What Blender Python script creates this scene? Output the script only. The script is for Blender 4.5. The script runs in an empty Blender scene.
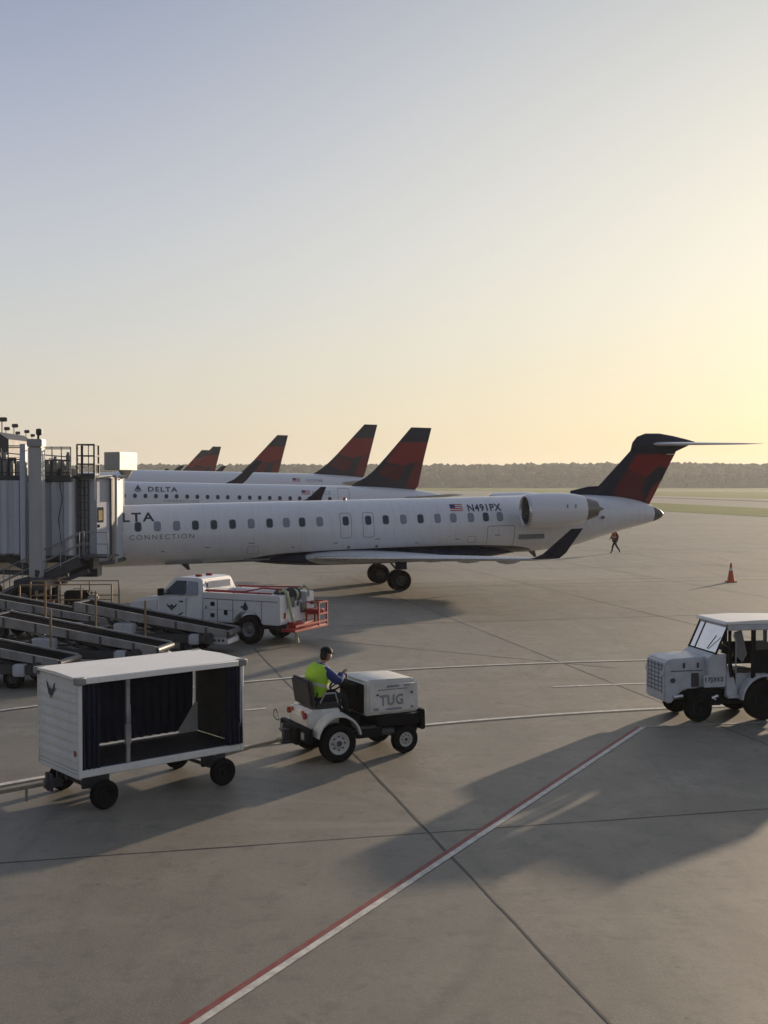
import bpy, bmesh, math, random
from mathutils import Vector, Matrix, noise
R = math.radians
random.seed(7)
scene = bpy.context.scene
C = scene.collection

# ------------------------------------------------------------------ camera
F = 1150.0; H = 4.82; PITCH = math.atan(29 / F)
cam_d = bpy.data.cameras.new('camera'); cam = bpy.data.objects.new('camera', cam_d); C.objects.link(cam)
cam.location = (0, 0, H); cam.rotation_euler = (R(90) - PITCH, 0, 0)
cam_d.sensor_fit = 'VERTICAL'; cam_d.sensor_height = 24; cam_d.lens = 24 * F / 1024
cam_d.clip_end = 8000; cam_d.clip_start = .1
scene.camera = cam

def ray(px, py):
    x = (px - 384) / F; y = -(py - 512) / F
    return (x, math.cos(PITCH) + y * math.sin(PITCH), -math.sin(PITCH) + y * math.cos(PITCH))
def G(px, py, z=0.0):
    r = ray(px, py); t = (z - H) / r[2]
    return (r[0] * t, r[1] * t)
def P(px, py, Y):
    r = ray(px, py); t = Y / r[1]
    return (r[0] * t, Y, H + r[2] * t)
def local(px, py, o, yaw, y):
    k = ray(px, py)[0] / ray(px, py)[1]; c, s = math.cos(yaw), math.sin(yaw)
    t = (k * (o[1] + y * c) - o[0] + y * s) / (c - k * s)
    Y = o[1] + t * s + y * c; r = ray(px, py)
    return t, H + r[2] * Y / r[1]

# ------------------------------------------------------------------ materials
def nm(name):
    m = bpy.data.materials.new(name); m.use_nodes = True
    nt = m.node_tree; b = nt.nodes['Principled BSDF']
    return m, nt, b
def N(nt, t, **kw):
    n = nt.nodes.new(t)
    for k, v in kw.items(): setattr(n, k, v)
    return n
def setin(n, **kw):
    for k, v in kw.items(): n.inputs[k.replace('_', ' ')].default_value = v
def mth(nt, op, a, b=None, clamp=False):
    n = nt.nodes.new('ShaderNodeMath'); n.operation = op; n.use_clamp = clamp
    for i, v in enumerate((a, b)):
        if v is None: continue
        if isinstance(v, (int, float)): n.inputs[i].default_value = v
        else: nt.links.new(v, n.inputs[i])
    return n.outputs[0]
def mixc(nt, f, a, b):
    n = nt.nodes.new('ShaderNodeMix'); n.data_type = 'RGBA'
    for i, v in ((0, f), (6, a), (7, b)):
        if isinstance(v, (int, float)): n.inputs[i].default_value = v
        elif isinstance(v, tuple): n.inputs[i].default_value = v if len(v) == 4 else (*v, 1)
        else: nt.links.new(v, n.inputs[i])
    return n.outputs[2]
def mat(name, col, rough=.5, metal=0.0, dirt=.25, scale=3.0, dcol=None, coat=0.0, bump=0.0, streak=False):
    m, nt, b = nm(name)
    tc = N(nt, 'ShaderNodeTexCoord')
    src = tc.outputs['Object']
    if streak:
        mp = N(nt, 'ShaderNodeMapping'); mp.inputs['Scale'].default_value = (1, 1, .25)
        nt.links.new(src, mp.inputs[0]); src = mp.outputs[0]
    n1 = N(nt, 'ShaderNodeTexNoise'); setin(n1, Scale=scale, Detail=6.0, Roughness=.62)
    nt.links.new(src, n1.inputs['Vector'])
    f = mth(nt, 'MULTIPLY', mth(nt, 'SUBTRACT', n1.outputs[0], .38, True), 3.0 * dirt, True)
    dc = dcol or tuple(c * .55 for c in col)
    n9 = N(nt, 'ShaderNodeTexNoise'); setin(n9, Scale=scale * 6.5, Detail=5.0, Roughness=.75)
    nt.links.new(tc.outputs['Object'], n9.inputs['Vector'])
    f9 = mth(nt, 'MULTIPLY', mth(nt, 'SUBTRACT', n9.outputs[0], .56, True), 7.0 * dirt, True)
    nt.links.new(mixc(nt, f9, mixc(nt, f, col, dc), tuple(c * .62 for c in dc)), b.inputs['Base Color'])
    rr = mth(nt, 'ADD', mth(nt, 'MULTIPLY', n1.outputs[0], .25), rough - .12, True)
    nt.links.new(rr, b.inputs['Roughness'])
    b.inputs['Metallic'].default_value = metal
    b.inputs['Coat Weight'].default_value = coat
    b.inputs['Coat Roughness'].default_value = .15
    if bump:
        bp = N(nt, 'ShaderNodeBump'); bp.inputs['Strength'].default_value = bump; bp.inputs['Distance'].default_value = .02
        nt.links.new(n1.outputs[0], bp.inputs['Height']); nt.links.new(bp.outputs[0], b.inputs['Normal'])
    return m

def halfplane(nt, sx, sz, a, b):
    # >0 on the left of a->b in (x,z); soft step
    dx, dz = b[0] - a[0], b[1] - a[1]; L = math.hypot(dx, dz); dx /= L; dz /= L
    v = mth(nt, 'ADD', mth(nt, 'ADD', mth(nt, 'MULTIPLY', sx, -dz), mth(nt, 'MULTIPLY', sz, dx)), (a[0] * dz - a[1] * dx))
    return mth(nt, 'MULTIPLY', mth(nt, 'ADD', v, .06), 7.0, True)
def polymask(nt, sx, sz, pts):
    ar = sum(pts[i][0] * pts[(i + 1) % len(pts)][1] - pts[(i + 1) % len(pts)][0] * pts[i][1] for i in range(len(pts)))
    if ar < 0: pts = pts[::-1]
    m = None
    for i in range(len(pts)):
        h = halfplane(nt, sx, sz, pts[i], pts[(i + 1) % len(pts)])
        m = h if m is None else mth(nt, 'MULTIPLY', m, h)
    return m

M = {}
M['plane_white'] = mat('aircraft white paint', (.67, .68, .72), .32, dirt=.12, scale=.8, dcol=(.56, .57, .60), coat=.3)
M['navy'] = mat('navy paint', (.010, .014, .036), .5, dirt=.1); M['navy'].node_tree.nodes['Principled BSDF'].inputs['Specular IOR Level'].default_value = .2
M['wing_grey'] = mat('wing light grey', (.48, .50, .53), .35, dirt=.2, scale=1.5)
M['bare_metal'] = mat('polished metal', (.62, .62, .64), .28, 1.0, dirt=.15)
M['dark_metal'] = mat('dark metal', (.09, .09, .10), .5, .6, dirt=.4)
M['exhaust'] = mat('burnt exhaust metal', (.20, .19, .18), .42, .8, dirt=.5)
M['rubber'] = mat('tyre rubber', (.011, .011, .011), .9, dirt=.4, scale=9, dcol=(.024, .022, .02)); M['rubber'].node_tree.nodes['Principled BSDF'].inputs['Specular IOR Level'].default_value = .05
M['rim'] = mat('white wheel rim', (.55, .54, .52), .5, dirt=.5, scale=10)
M['rim_grey'] = mat('grey wheel hub', (.22, .22, .22), .5, .5, dirt=.5, scale=10)
M['win_dark'] = mat('dark cabin window', (.03, .04, .06), .2, dirt=.05)
M['win_shade'] = mat('window with shade down', (.22, .25, .31), .3, dirt=.05)
M['line_grey'] = mat('grey panel gap', (.16, .17, .19), .6, dirt=.1)
M['letter'] = mat('dark blue lettering', (.015, .022, .05), .4, dirt=.02)
M['letter_grey'] = mat('grey blue lettering', (.17, .20, .25), .4, dirt=.02)
M['tug_letter'] = mat('faded grey lettering', (.24, .25, .26), .5, dirt=.3)
M['inner_shade'] = mat('inner panel shade and grime', (.085, .083, .08), .8, dirt=.6, scale=3)  # dark base paints in the cart's interior shade; the mottling is grime
M['tow'] = mat('worn tow bar steel', (.26, .22, .16), .6, dirt=.5, scale=8)
M['red'] = mat('red paint', (.36, .02, .02), .5, dirt=.3)
M['flag_white'] = mat('flag white', (.7, .7, .7), .5, dirt=.02)
M['flag_blue'] = mat('flag blue', (.02, .03, .12), .5, dirt=.02)
M['flag_red'] = mat('flag red', (.4, .03, .04), .5, dirt=.02)
M['bridge'] = mat('jet bridge ribbed panel', (.52, .54, .60), .5, dirt=.4, scale=1.2, dcol=(.34, .35, .39), streak=True)
M['bridge_cab'] = mat('jet bridge cab panel', (.44, .46, .51), .5, dirt=.4, scale=1.5, dcol=(.28, .29, .33), streak=True)
M['bridge_light'] = mat('pale steel column', (.42, .42, .43), .5, dirt=.35, scale=2.0, streak=True)
M['dark_steel'] = mat('dark painted steel', (.06, .062, .07), .55, .2, dirt=.4)
M['galv'] = mat('galvanised steel', (.32, .33, .34), .5, .3, dirt=.4)
M['canvas'] = mat('pleated canvas hood', (.20, .195, .185), .8, dirt=.5, scale=4)
M['beige_box'] = mat('cream metal cabinet', (.44, .42, .37), .5, dirt=.25)
M['cart_white'] = mat('cart white panel', (.68, .68, .66), .5, dirt=.4, scale=2.2, dcol=(.46, .45, .42), streak=True)
M['roof_white'] = mat('cart roof sheet', (.82, .81, .78), .5, dirt=.35, scale=2.0, dcol=(.62, .60, .56))
M['curtain'] = mat('navy curtain', (.010, .013, .034), .85, dirt=.5, scale=4, bump=.3)
M['truck_white'] = mat('truck white paint', (.68, .69, .72), .35, dirt=.35, scale=2.2, dcol=(.48, .47, .45), coat=.3)
M['tug_white'] = mat('tug white paint', (.64, .63, .60), .42, dirt=.5, scale=5, dcol=(.36, .34, .31), coat=.15)
M['tractor_white'] = mat('tractor pale paint', (.52, .54, .58), .42, dirt=.5, scale=5, dcol=(.32, .32, .33), coat=.15)
M['black'] = mat('black plastic', (.012, .012, .013), .65, dirt=.3); M['black'].node_tree.nodes['Principled BSDF'].inputs['Specular IOR Level'].default_value = .1
M['seat'] = mat('black vinyl seat', (.025, .024, .026), .5, dirt=.3)
M['lens_red'] = mat('red lamp lens', (.25, .012, .01), .25, dirt=.1)
M['lens_amber'] = mat('amber lamp lens', (.4, .13, .02), .25, dirt=.1)
M['lens_white'] = mat('clear lamp lens', (.55, .55, .52), .2, dirt=.1)
M['yellow'] = mat('painted amber window glow', (.36, .24, .07), .6, dirt=.6, scale=6)
M['orange'] = mat('orange rubber cone', (.55, .10, .03), .6, dirt=.3, scale=6)
M['rail_tan'] = mat('tan painted rail', (.27, .18, .10), .6, dirt=.5, scale=6)
M['hose'] = mat('pale green hose', (.45, .52, .33), .6, dirt=.4, scale=6)
M['belt'] = mat('black conveyor belt', (.012, .012, .013), .95, dirt=.3, scale=3, dcol=(.02, .019, .018)); M['belt'].node_tree.nodes['Principled BSDF'].inputs['Specular IOR Level'].default_value = 0.0
M['loader'] = mat('grey loader frame', (.30, .295, .29), .6, dirt=.7, scale=3, dcol=(.12, .11, .10))
M['vest'] = mat('high visibility yellow vest', (.36, .62, .04), .75, dirt=.3, scale=14, dcol=(.26, .42, .04))
M['vest_band'] = mat('silver reflective band', (.5, .5, .42), .4, dirt=.2)
M['shirt'] = mat('blue work shirt', (.02, .04, .17), .85, dirt=.4, scale=10)
M['trousers'] = mat('dark work trousers', (.02, .021, .028), .9, dirt=.3, scale=10)
M['skin'] = mat('skin', (.33, .17, .11), .55, dirt=.1)
M['hair'] = mat('dark hair', (.012, .01, .01), .8, dirt=.2, scale=20)
M['shoe'] = mat('black boot', (.015, .015, .015), .6, dirt=.2)
M['orange_vest'] = mat('orange vest', (.35, .10, .03), .8, dirt=.2)
M['bark'] = mat('bark', (.06, .045, .03), .9)

def glass(name, tint=(.75, .82, .85)):
    m, nt, b = nm(name)
    b.inputs['Base Color'].default_value = (*tint, 1); b.inputs['Roughness'].default_value = .06
    tr = N(nt, 'ShaderNodeBsdfTransparent'); tr.inputs[0].default_value = (.90, .94, .94, 1)
    gl = N(nt, 'ShaderNodeBsdfGlossy'); gl.inputs['Roughness'].default_value = .08
    df = N(nt, 'ShaderNodeBsdfDiffuse'); df.inputs[0].default_value = (.5, .5, .47, 1)
    nz = N(nt, 'ShaderNodeTexNoise'); setin(nz, Scale=4.0, Detail=5.0)
    fr = N(nt, 'ShaderNodeFresnel'); fr.inputs[0].default_value = 1.5
    m1 = N(nt, 'ShaderNodeMixShader'); m2 = N(nt, 'ShaderNodeMixShader')
    nt.links.new(fr.outputs[0], m1.inputs[0]); nt.links.new(tr.outputs[0], m1.inputs[1]); nt.links.new(gl.outputs[0], m1.inputs[2])
    nt.links.new(mth(nt, 'MULTIPLY', nz.outputs[0], .22), m2.inputs[0]); nt.links.new(m1.outputs[0], m2.inputs[1]); nt.links.new(df.outputs[0], m2.inputs[2])
    nt.links.new(m2.outputs[0], nt.nodes['Material Output'].inputs[0])
    return m
M['glass'] = glass('dusty glass')

# ------------------------------------------------------------------ mesh building
class MB:
    def __init__(s, off=(0, 0, 0)): s.bm = bmesh.new(); s.off = Vector(off)
    def _add(s, t, M4=None):
        if M4 is not None: t.transform(M4)
        me = bpy.data.meshes.new('t'); t.to_mesh(me); t.free(); s.bm.from_mesh(me); bpy.data.meshes.remove(me); return s
    def box(s, x0, x1, y0, y1, z0, z1, bev=.006, M4=None):
        t = bmesh.new(); bmesh.ops.create_cube(t, size=1)
        for v in t.verts:
            v.co = Vector((x0 if v.co.x < 0 else x1, y0 if v.co.y < 0 else y1, z0 if v.co.z < 0 else z1))
        if bev: 
            b = min(bev, .4 * min(abs(x1 - x0), abs(y1 - y0), abs(z1 - z0)))
            bmesh.ops.bevel(t, geom=list(t.edges), offset=b, segments=2 if b > .02 else 1, affect='EDGES')
        return s._add(t, M4)
    def bar(s, a, b, w, h=None, bev=0.0):          # rectangular bar between two points
        a = Vector(a); b = Vector(b); d = b - a; L = d.length; h = h or w
        q = d.to_track_quat('X', 'Z').to_matrix().to_4x4(); q.translation = a
        return s.box(0, L, -w / 2, w / 2, -h / 2, h / 2, bev, q)
    def cyl(s, a, b, r, r2=None, seg=16, cap=True, bev=0.0):
        a = Vector(a); b = Vector(b); d = b - a
        t = bmesh.new(); bmesh.ops.create_cone(t, cap_ends=cap, segments=seg, radius1=r, radius2=r if r2 is None else r2, depth=d.length)
        if bev:
            es = [e for e in t.edges if len(e.link_faces) == 2 and any(len(f.verts) > 4 for f in e.link_faces)]
            bmesh.ops.bevel(t, geom=es, offset=bev, segments=3, affect='EDGES')
        q = d.to_track_quat('Z', 'Y').to_matrix().to_4x4(); q.translation = (a + b) / 2
        return s._add(t, q)
    def tube(s, pts, r, seg=8, closed=False):
        pts = [Vector(p) for p in pts]; rings = []
        n = len(pts)
        for i, p in enumerate(pts):
            if closed: d = (pts[(i + 1) % n] - pts[i - 1])
            else: d = (pts[min(i + 1, n - 1)] - pts[max(i - 1, 0)])
            q = d.to_track_quat('Z', 'Y')
            rings.append([p + q @ Vector((r * math.cos(2 * math.pi * k / seg), r * math.sin(2 * math.pi * k / seg), 0)) for k in range(seg)])
        return s.loft(rings, closed=closed)
    def loft(s, rings, cap=True, closed=False, close_ring=True):
        bm = s.bm; vr = [[bm.verts.new(p) for p in r] for r in rings]; n = len(rings[0])
        cnt = len(vr) if closed else len(vr) - 1
        for i in range(cnt):
            a = vr[i]; b = vr[(i + 1) % len(vr)]
            for k in range(n if close_ring else n - 1):
                try: bm.faces.new((a[k], a[(k + 1) % n], b[(k + 1) % n], b[k]))
                except ValueError: pass
        if cap and not closed and close_ring:
            bm.faces.new(vr[0][::-1]); bm.faces.new(vr[-1])
        return s
    def prism(s, poly, lo, hi, axis='y', bev=0.0):  # poly in the other two axes, extruded along axis
        t = bmesh.new()
        def mk(p, v):
            return {'y': (p[0], v, p[1]), 'x': (v, p[0], p[1]), 'z': (p[0], p[1], v)}[axis]
        a = [t.verts.new(mk(p, lo)) for p in poly]; b = [t.verts.new(mk(p, hi)) for p in poly]
        t.faces.new(a); t.faces.new(b[::-1]); n = len(poly)
        for i in range(n): t.faces.new((a[i], a[(i + 1) % n], b[(i + 1) % n], b[i]))
        bmesh.ops.recalc_face_normals(t, faces=t.faces)
        if bev: bmesh.ops.bevel(t, geom=list(t.edges), offset=bev, segments=2, affect='EDGES')
        return s._add(t)
    def ring(s, c, axis, prof, seg=32):             # revolve prof [(t, r)] around axis through c
        c = Vector(c); q = Vector(axis).to_track_quat('Z', 'Y')
        rings = [[c + q @ Vector((r * math.cos(2 * math.pi * k / seg), r * math.sin(2 * math.pi * k / seg), t)) for k in range(seg)] for t, r in prof]
        return s.loft(rings, cap=False)
    def face(s, pts): s.bm.faces.new([s.bm.verts.new(p) for p in pts]); return s
    def build(s, name, m, parent=None, ang=38, recalc=True):
        bm = s.bm
        if s.off.length: bmesh.ops.translate(bm, verts=bm.verts, vec=-s.off)
        if recalc: bmesh.ops.recalc_face_normals(bm, faces=bm.faces)
        for f in bm.faces: f.smooth = True
        a = R(ang)
        for e in bm.edges:
            if len(e.link_faces) == 2:
                try:
                    if e.calc_face_angle() > a: e.smooth = False
                except ValueError: pass
        me = bpy.data.meshes.new(name); bm.to_mesh(me); bm.free()
        for x in (m if isinstance(m, (list, tuple)) else [m]): me.materials.append(x)
        o = bpy.data.objects.new(name, me); C.objects.link(o)
        if parent: o.parent = parent
        return o
def tag(o, label=None, cat=None, group=None, kind=None):
    if label: o['label'] = label
    if cat: o['category'] = cat
    if group: o['group'] = group
    if kind: o['kind'] = kind
    return o
def empty(name, loc, rz=0, ry=0, label=None, cat=None, group=None):
    o = bpy.data.objects.new(name, None); C.objects.link(o); o.location = loc; o.rotation_euler = (0, ry, rz)
    return tag(o, label, cat, group)
def copy_tree(o, parent=None):
    c = o.copy(); C.objects.link(c); c.parent = parent
    for ch in list(o.children): copy_tree(ch, c)
    return c
def catmull(rows, n=6):
    out = []
    for i in range(len(rows) - 1):
        p0 = rows[max(i - 1, 0)]; p1 = rows[i]; p2 = rows[i + 1]; p3 = rows[min(i + 2, len(rows) - 1)]
        for k in range(n):
            t = k / n
            s0 = p1[0] + (p2[0] - p1[0]) * t
            o = [s0]
            for j in range(1, len(p1)):
                # finite-difference tangents, scaled for uneven spacing, limited
                h = p2[0] - p1[0]
                d1 = (p2[j] - p0[j]) / max(p2[0] - p0[0], 1e-6); d2 = (p3[j] - p1[j]) / max(p3[0] - p1[0], 1e-6)
                sec = (p2[j] - p1[j]) / h
                if abs(sec) < 1e-9: d1 = d2 = 0
                else:
                    d1 = max(min(d1 / sec, 3), 0) * sec; d2 = max(min(d2 / sec, 3), 0) * sec
                a = 2 * t**3 - 3 * t**2 + 1; b = t**3 - 2 * t**2 + t; c = -2 * t**3 + 3 * t**2; e = t**3 - t**2
                o.append(a * p1[j] + b * h * d1 + c * p2[j] + e * h * d2)
            out.append(o)
    out.append(list(rows[-1])); return out
def text_bm(txt, size, spacing=1.0, bold=0.0, xs=1.0, shear=0.0):
    cu = bpy.data.curves.new('txt', 'FONT'); cu.body = txt; cu.size = size; cu.space_character = spacing; cu.offset = bold; cu.shear = shear
    cu.resolution_u = 3
    o = bpy.data.objects.new('txt', cu); C.objects.link(o)
    bpy.context.view_layer.update()
    dg = bpy.context.evaluated_depsgraph_get()
    me = bpy.data.meshes.new_from_object(o.evaluated_get(dg))
    bm = bmesh.new(); bm.from_mesh(me)
    bpy.data.objects.remove(o); bpy.data.curves.remove(cu); bpy.data.meshes.remove(me)
    for v in bm.verts: v.co.x *= xs; v.co.z = 0
    return bm
def cut(bm, axis, step):
    vs = [v.co[axis] for v in bm.verts]; a, b = min(vs), max(vs); k = a + step
    while k < b:
        no = [0, 0, 0]; no[axis] = 1; co = [0, 0, 0]; co[axis] = k
        bmesh.ops.bisect_plane(bm, geom=list(bm.verts) + list(bm.edges) + list(bm.faces), plane_co=co, plane_no=no, dist=1e-5); k += step
def flat_text(name, txt, size, m, parent, origin, xdir, ydir, width=None, spacing=1.0, bold=0.0, shear=0.0):
    bm = text_bm(txt, size, spacing, bold, 1, shear)
    xs = [v.co.x for v in bm.verts]; w = max(xs) - min(xs); x0 = min(xs); k = (width / w) if width else 1
    o = Vector(origin); X = Vector(xdir).normalized(); Y = Vector(ydir).normalized()
    for v in bm.verts: v.co = o + X * (v.co.x - x0) * k + Y * v.co.y
    me = bpy.data.meshes.new(name); bm.to_mesh(me); bm.free(); me.materials.append(m)
    ob = bpy.data.objects.new(name, me); C.objects.link(ob); ob.parent = parent
    return ob

# foil-section surfaces: sections = [(LE, TE, thickness)], nrm = thickness direction
def foil(LE, TE, th, nrm, n=10):
    LE = Vector(LE); TE = Vector(TE); nrm = Vector(nrm).normalized(); up = []; dn = []
    for i in range(n + 1):
        x = (1 - math.cos(math.pi * i / n)) / 2
        t = 5 * th * (.2969 * math.sqrt(x) - .126 * x - .3516 * x**2 + .2843 * x**3 - .1015 * x**4) + .002
        p = LE + (TE - LE) * x
        up.append(p + nrm * t); dn.append(p - nrm * t)
    return up + dn[::-1]
def surf(name, secs, nrm, m, parent, off=(0, 0, 0)):
    b = MB(off); b.loft([foil(l, t, th, nrm) for l, t, th in secs]); return b.build(name, m, parent)

# ------------------------------------------------------------------ setting
def ground_mat(name, base, dark, light, kind='concrete'):
    m, nt, b = nm(name)
    g = N(nt, 'ShaderNodeNewGeometry'); pos = g.outputs['Position']
    def nz(sc, det=6.0, ro=.6, scl=None, dist=0.0):
        v = pos
        if scl:
            mp = N(nt, 'ShaderNodeMapping'); mp.inputs['Scale'].default_value = scl[:3]
            if len(scl) > 3: mp.inputs['Rotation'].default_value = (0, 0, scl[3])
            nt.links.new(pos, mp.inputs[0]); v = mp.outputs[0]
        n = N(nt, 'ShaderNodeTexNoise'); setin(n, Scale=sc, Detail=det, Roughness=ro, Distortion=dist); nt.links.new(v, n.inputs['Vector']); return n.outputs[0]
    big = nz(.09, 4.0); mid = nz(.7, 6.0, .65); fine = nz(9.0, 4.0, .7)
    c = mixc(nt, mth(nt, 'MULTIPLY', mth(nt, 'SUBTRACT', big, .35, True), 2.6, True), dark, base)
    c = mixc(nt, mth(nt, 'MULTIPLY', mth(nt, 'SUBTRACT', mid, .48, True), 3.0, True), c, light)
    if kind == 'concrete':
        # per-slab tone: slabs 7.4 m, rotated with the joints
        mp = N(nt, 'ShaderNodeMapping'); mp.inputs['Rotation'].default_value = (0, 0, R(-13.5)); mp.inputs['Scale'].default_value = (1 / 7.6, 1 / 7.6, 0)
        mp.inputs['Location'].default_value = (-.557, 0, 0)
        nt.links.new(pos, mp.inputs[0])
        fl = N(nt, 'ShaderNodeVectorMath', operation='FLOOR'); nt.links.new(mp.outputs[0], fl.inputs[0])
        wn = N(nt, 'ShaderNodeTexWhiteNoise'); nt.links.new(fl.outputs[0], wn.inputs['Vector'])
        c = mixc(nt, mth(nt, 'MULTIPLY', wn.outputs['Value'], .42), c, dark)
        sw_ = N(nt, 'ShaderNodeSeparateColor'); nt.links.new(wn.outputs['Color'], sw_.inputs[0])
        c = mixc(nt, mth(nt, 'MULTIPLY', sw_.outputs[1], .4), c, (.25, .195, .14))
        c = mixc(nt, mth(nt, 'MULTIPLY', sw_.outputs[2], .3), c, (.17, .17, .145))
        # stains and rubber streaks
        st = nz(.35, 5.0, .7, (1, .25, 1, R(-30)), 1.2)
        c = mixc(nt, mth(nt, 'MULTIPLY', mth(nt, 'SUBTRACT', st, .54, True), 4.0, True), c, tuple(x * .62 for x in dark))
        sp = N(nt, 'ShaderNodeTexVoronoi'); setin(sp, Scale=.55); nt.links.new(pos, sp.inputs['Vector'])
        spm = mth(nt, 'MULTIPLY', mth(nt, 'SUBTRACT', .07, mth(nt, 'ADD', sp.outputs['Distance'], mth(nt, 'MULTIPLY', mid, .06)), True), 14, True)
        c = mixc(nt, mth(nt, 'MULTIPLY', spm, .6), c, (.05, .046, .042))
        # tyre arcs
        sep = N(nt, 'ShaderNodeSeparateXYZ'); nt.links.new(pos, sep.inputs[0])
        for cx, cy, rr, w, k in ((-4.4, 13.4, 5.7, .16, .28), (-4.4, 13.4, 7.1, .16, .20), (14, 30, 17.5, .25, .2), (2, 62, 34, .4, .2)):
            dx = mth(nt, 'SUBTRACT', sep.outputs[0], cx); dy = mth(nt, 'SUBTRACT', sep.outputs[1], cy)
            d = mth(nt, 'SQRT', mth(nt, 'ADD', mth(nt, 'MULTIPLY', dx, dx), mth(nt, 'MULTIPLY', dy, dy)))
            a = mth(nt, 'SUBTRACT', 1.0, mth(nt, 'DIVIDE', mth(nt, 'ABSOLUTE', mth(nt, 'SUBTRACT', d, rr)), w), True)
            c = mixc(nt, mth(nt, 'MULTIPLY', mth(nt, 'MULTIPLY', a, k), mth(nt, 'MULTIPLY', mid, 1.6)), c, (.04, .037, .035))
    c = mixc(nt, mth(nt, 'MULTIPLY', mth(nt, 'SUBTRACT', fine, .45, True), 2.2, True), c, dark)
    vf = nz(38.0, 3.0, .7); m3 = nz(2.6, 5.0, .72)
    c = mixc(nt, mth(nt, 'MULTIPLY', mth(nt, 'SUBTRACT', vf, .5, True), 2.4, True), c, light)
    c = mixc(nt, mth(nt, 'MULTIPLY', mth(nt, 'SUBTRACT', m3, .52, True), 4.0, True), c, tuple(x * .8 for x in dark))
    if kind == 'concrete':
        v2 = N(nt, 'ShaderNodeTexVoronoi'); setin(v2, Scale=2.3); nt.links.new(pos, v2.inputs['Vector'])
        sp2 = mth(nt, 'MULTIPLY', mth(nt, 'SUBTRACT', .09, v2.outputs['Distance'], True), 16, True)
        gate = mth(nt, 'GREATER_THAN', m3, .5)
        c = mixc(nt, mth(nt, 'MULTIPLY', mth(nt, 'MULTIPLY', sp2, gate), .75), c, (.06, .054, .048))
        w1 = nz(1.1, 5.0, .7, (1, .12, 1, R(-12)), .6); w2 = nz(.9, 5.0, .7, (.1, 1, 1, R(-10)), .5)
        c = mixc(nt, mth(nt, 'MULTIPLY', mth(nt, 'SUBTRACT', w1, .56, True), 2.4, True), c, (.09, .082, .07))
        c = mixc(nt, mth(nt, 'MULTIPLY', mth(nt, 'SUBTRACT', w2, .58, True), 2.4, True), c, light)
    nt.links.new(c, b.inputs['Base Color'])
    b.inputs['Roughness'].default_value = .60 if kind == 'concrete' else .95
    b.inputs['Specular IOR Level'].default_value = .45 if kind == 'concrete' else .1
    bp = N(nt, 'ShaderNodeBump'); bp.inputs['Strength'].default_value = .35; bp.inputs['Distance'].default_value = .006 if kind == 'concrete' else .08
    nt.links.new(mth(nt, 'ADD', fine, mid), bp.inputs['Height']); nt.links.new(bp.outputs[0], b.inputs['Normal'])
    return m
M['concrete'] = ground_mat('worn airport concrete', (.248, .224, .180), (.145, .132, .108), (.34, .308, .25))
M['taxi'] = ground_mat('taxiway concrete', (.30, .27, .235), (.24, .21, .185), (.34, .31, .27), 'plain')
M['asphalt'] = ground_mat('dark asphalt', (.09, .085, .08), (.07, .065, .06), (.11, .1, .095), 'plain')
M['grass'] = ground_mat('mown grass', (.12, .16, .02), (.09, .12, .018), (.21, .21, .045), 'plain')
def paint(name, col, wear=.5):
    m, nt, b = nm(name)
    g = N(nt, 'ShaderNodeNewGeometry')
    n = N(nt, 'ShaderNodeTexNoise'); setin(n, Scale=5.0, Detail=8.0, Roughness=.7); nt.links.new(g.outputs['Position'], n.inputs['Vector'])
    f = mth(nt, 'MULTIPLY', mth(nt, 'SUBTRACT', n.outputs[0], .5 - .18 * wear, True), 3.5, True)
    nt.links.new(mixc(nt, mth(nt, 'MULTIPLY', f, wear), col, (.2, .175, .15)), b.inputs['Base Color'])
    b.inputs['Roughness'].default_value = .65
    return m
M['p_white'] = paint('worn white road paint', (.64, .62, .56), .65)
M['p_white_faint'] = paint('faded white road paint', (.42, .39, .35), .8)
M['p_red'] = paint('worn red road paint', (.21, .024, .022), .42)
M['p_yellow'] = paint('faded yellow road paint', (.45, .36, .15), .7)
M['joint'] = paint('dark joint sealant', (.028, .026, .025), .35)

def sheet(name, pts, z, m):
    b = MB(); b.face([(x, y, z) for x, y in pts])
    o = b.build(name, m, recalc=False)
    if o.data.polygons[0].normal.z < 0: o.data.flip_normals()
    return tag(o, kind='structure')
def strip(name, pts, w, z, m, jitter=0.0):
    # smooth polyline strip
    P2 = [Vector((p[0], p[1])) for p in pts]
    b = MB(); L = []; Rr = []
    for i, p in enumerate(P2):
        d = (P2[min(i + 1, len(P2) - 1)] - P2[max(i - 1, 0)]).normalized(); n = Vector((-d.y, d.x))
        ww = w * (1 + random.uniform(-jitter, jitter)) / 2
        L.append(b.bm.verts.new((p.x + n.x * ww, p.y + n.y * ww, z))); Rr.append(b.bm.verts.new((p.x - n.x * ww, p.y - n.y * ww, z)))
    for i in range(len(P2) - 1): b.bm.faces.new((Rr[i], Rr[i + 1], L[i + 1], L[i]))
    return tag(b.build(name, m, recalc=False), kind='structure')
def lerp2(a, b, t): return (a[0] + (b[0] - a[0]) * t, a[1] + (b[1] - a[1]) * t)
def curve_px(pts, n=10):
    g = [G(*p) for p in pts]; out = []
    for i in range(len(g) - 1):
        p0 = g[max(i - 1, 0)]; p1 = g[i]; p2 = g[i + 1]; p3 = g[min(i + 2, len(g) - 1)]
        for k in range(n):
            t = k / n
            out.append(tuple(.5 * (2 * p1[j] + (p2[j] - p0[j]) * t + (2 * p0[j] - 5 * p1[j] + 4 * p2[j] - p3[j]) * t * t + (3 * p1[j] - p0[j] - 3 * p2[j] + p3[j]) * t**3) for j in (0, 1)))
    out.append(g[-1]); return out

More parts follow.
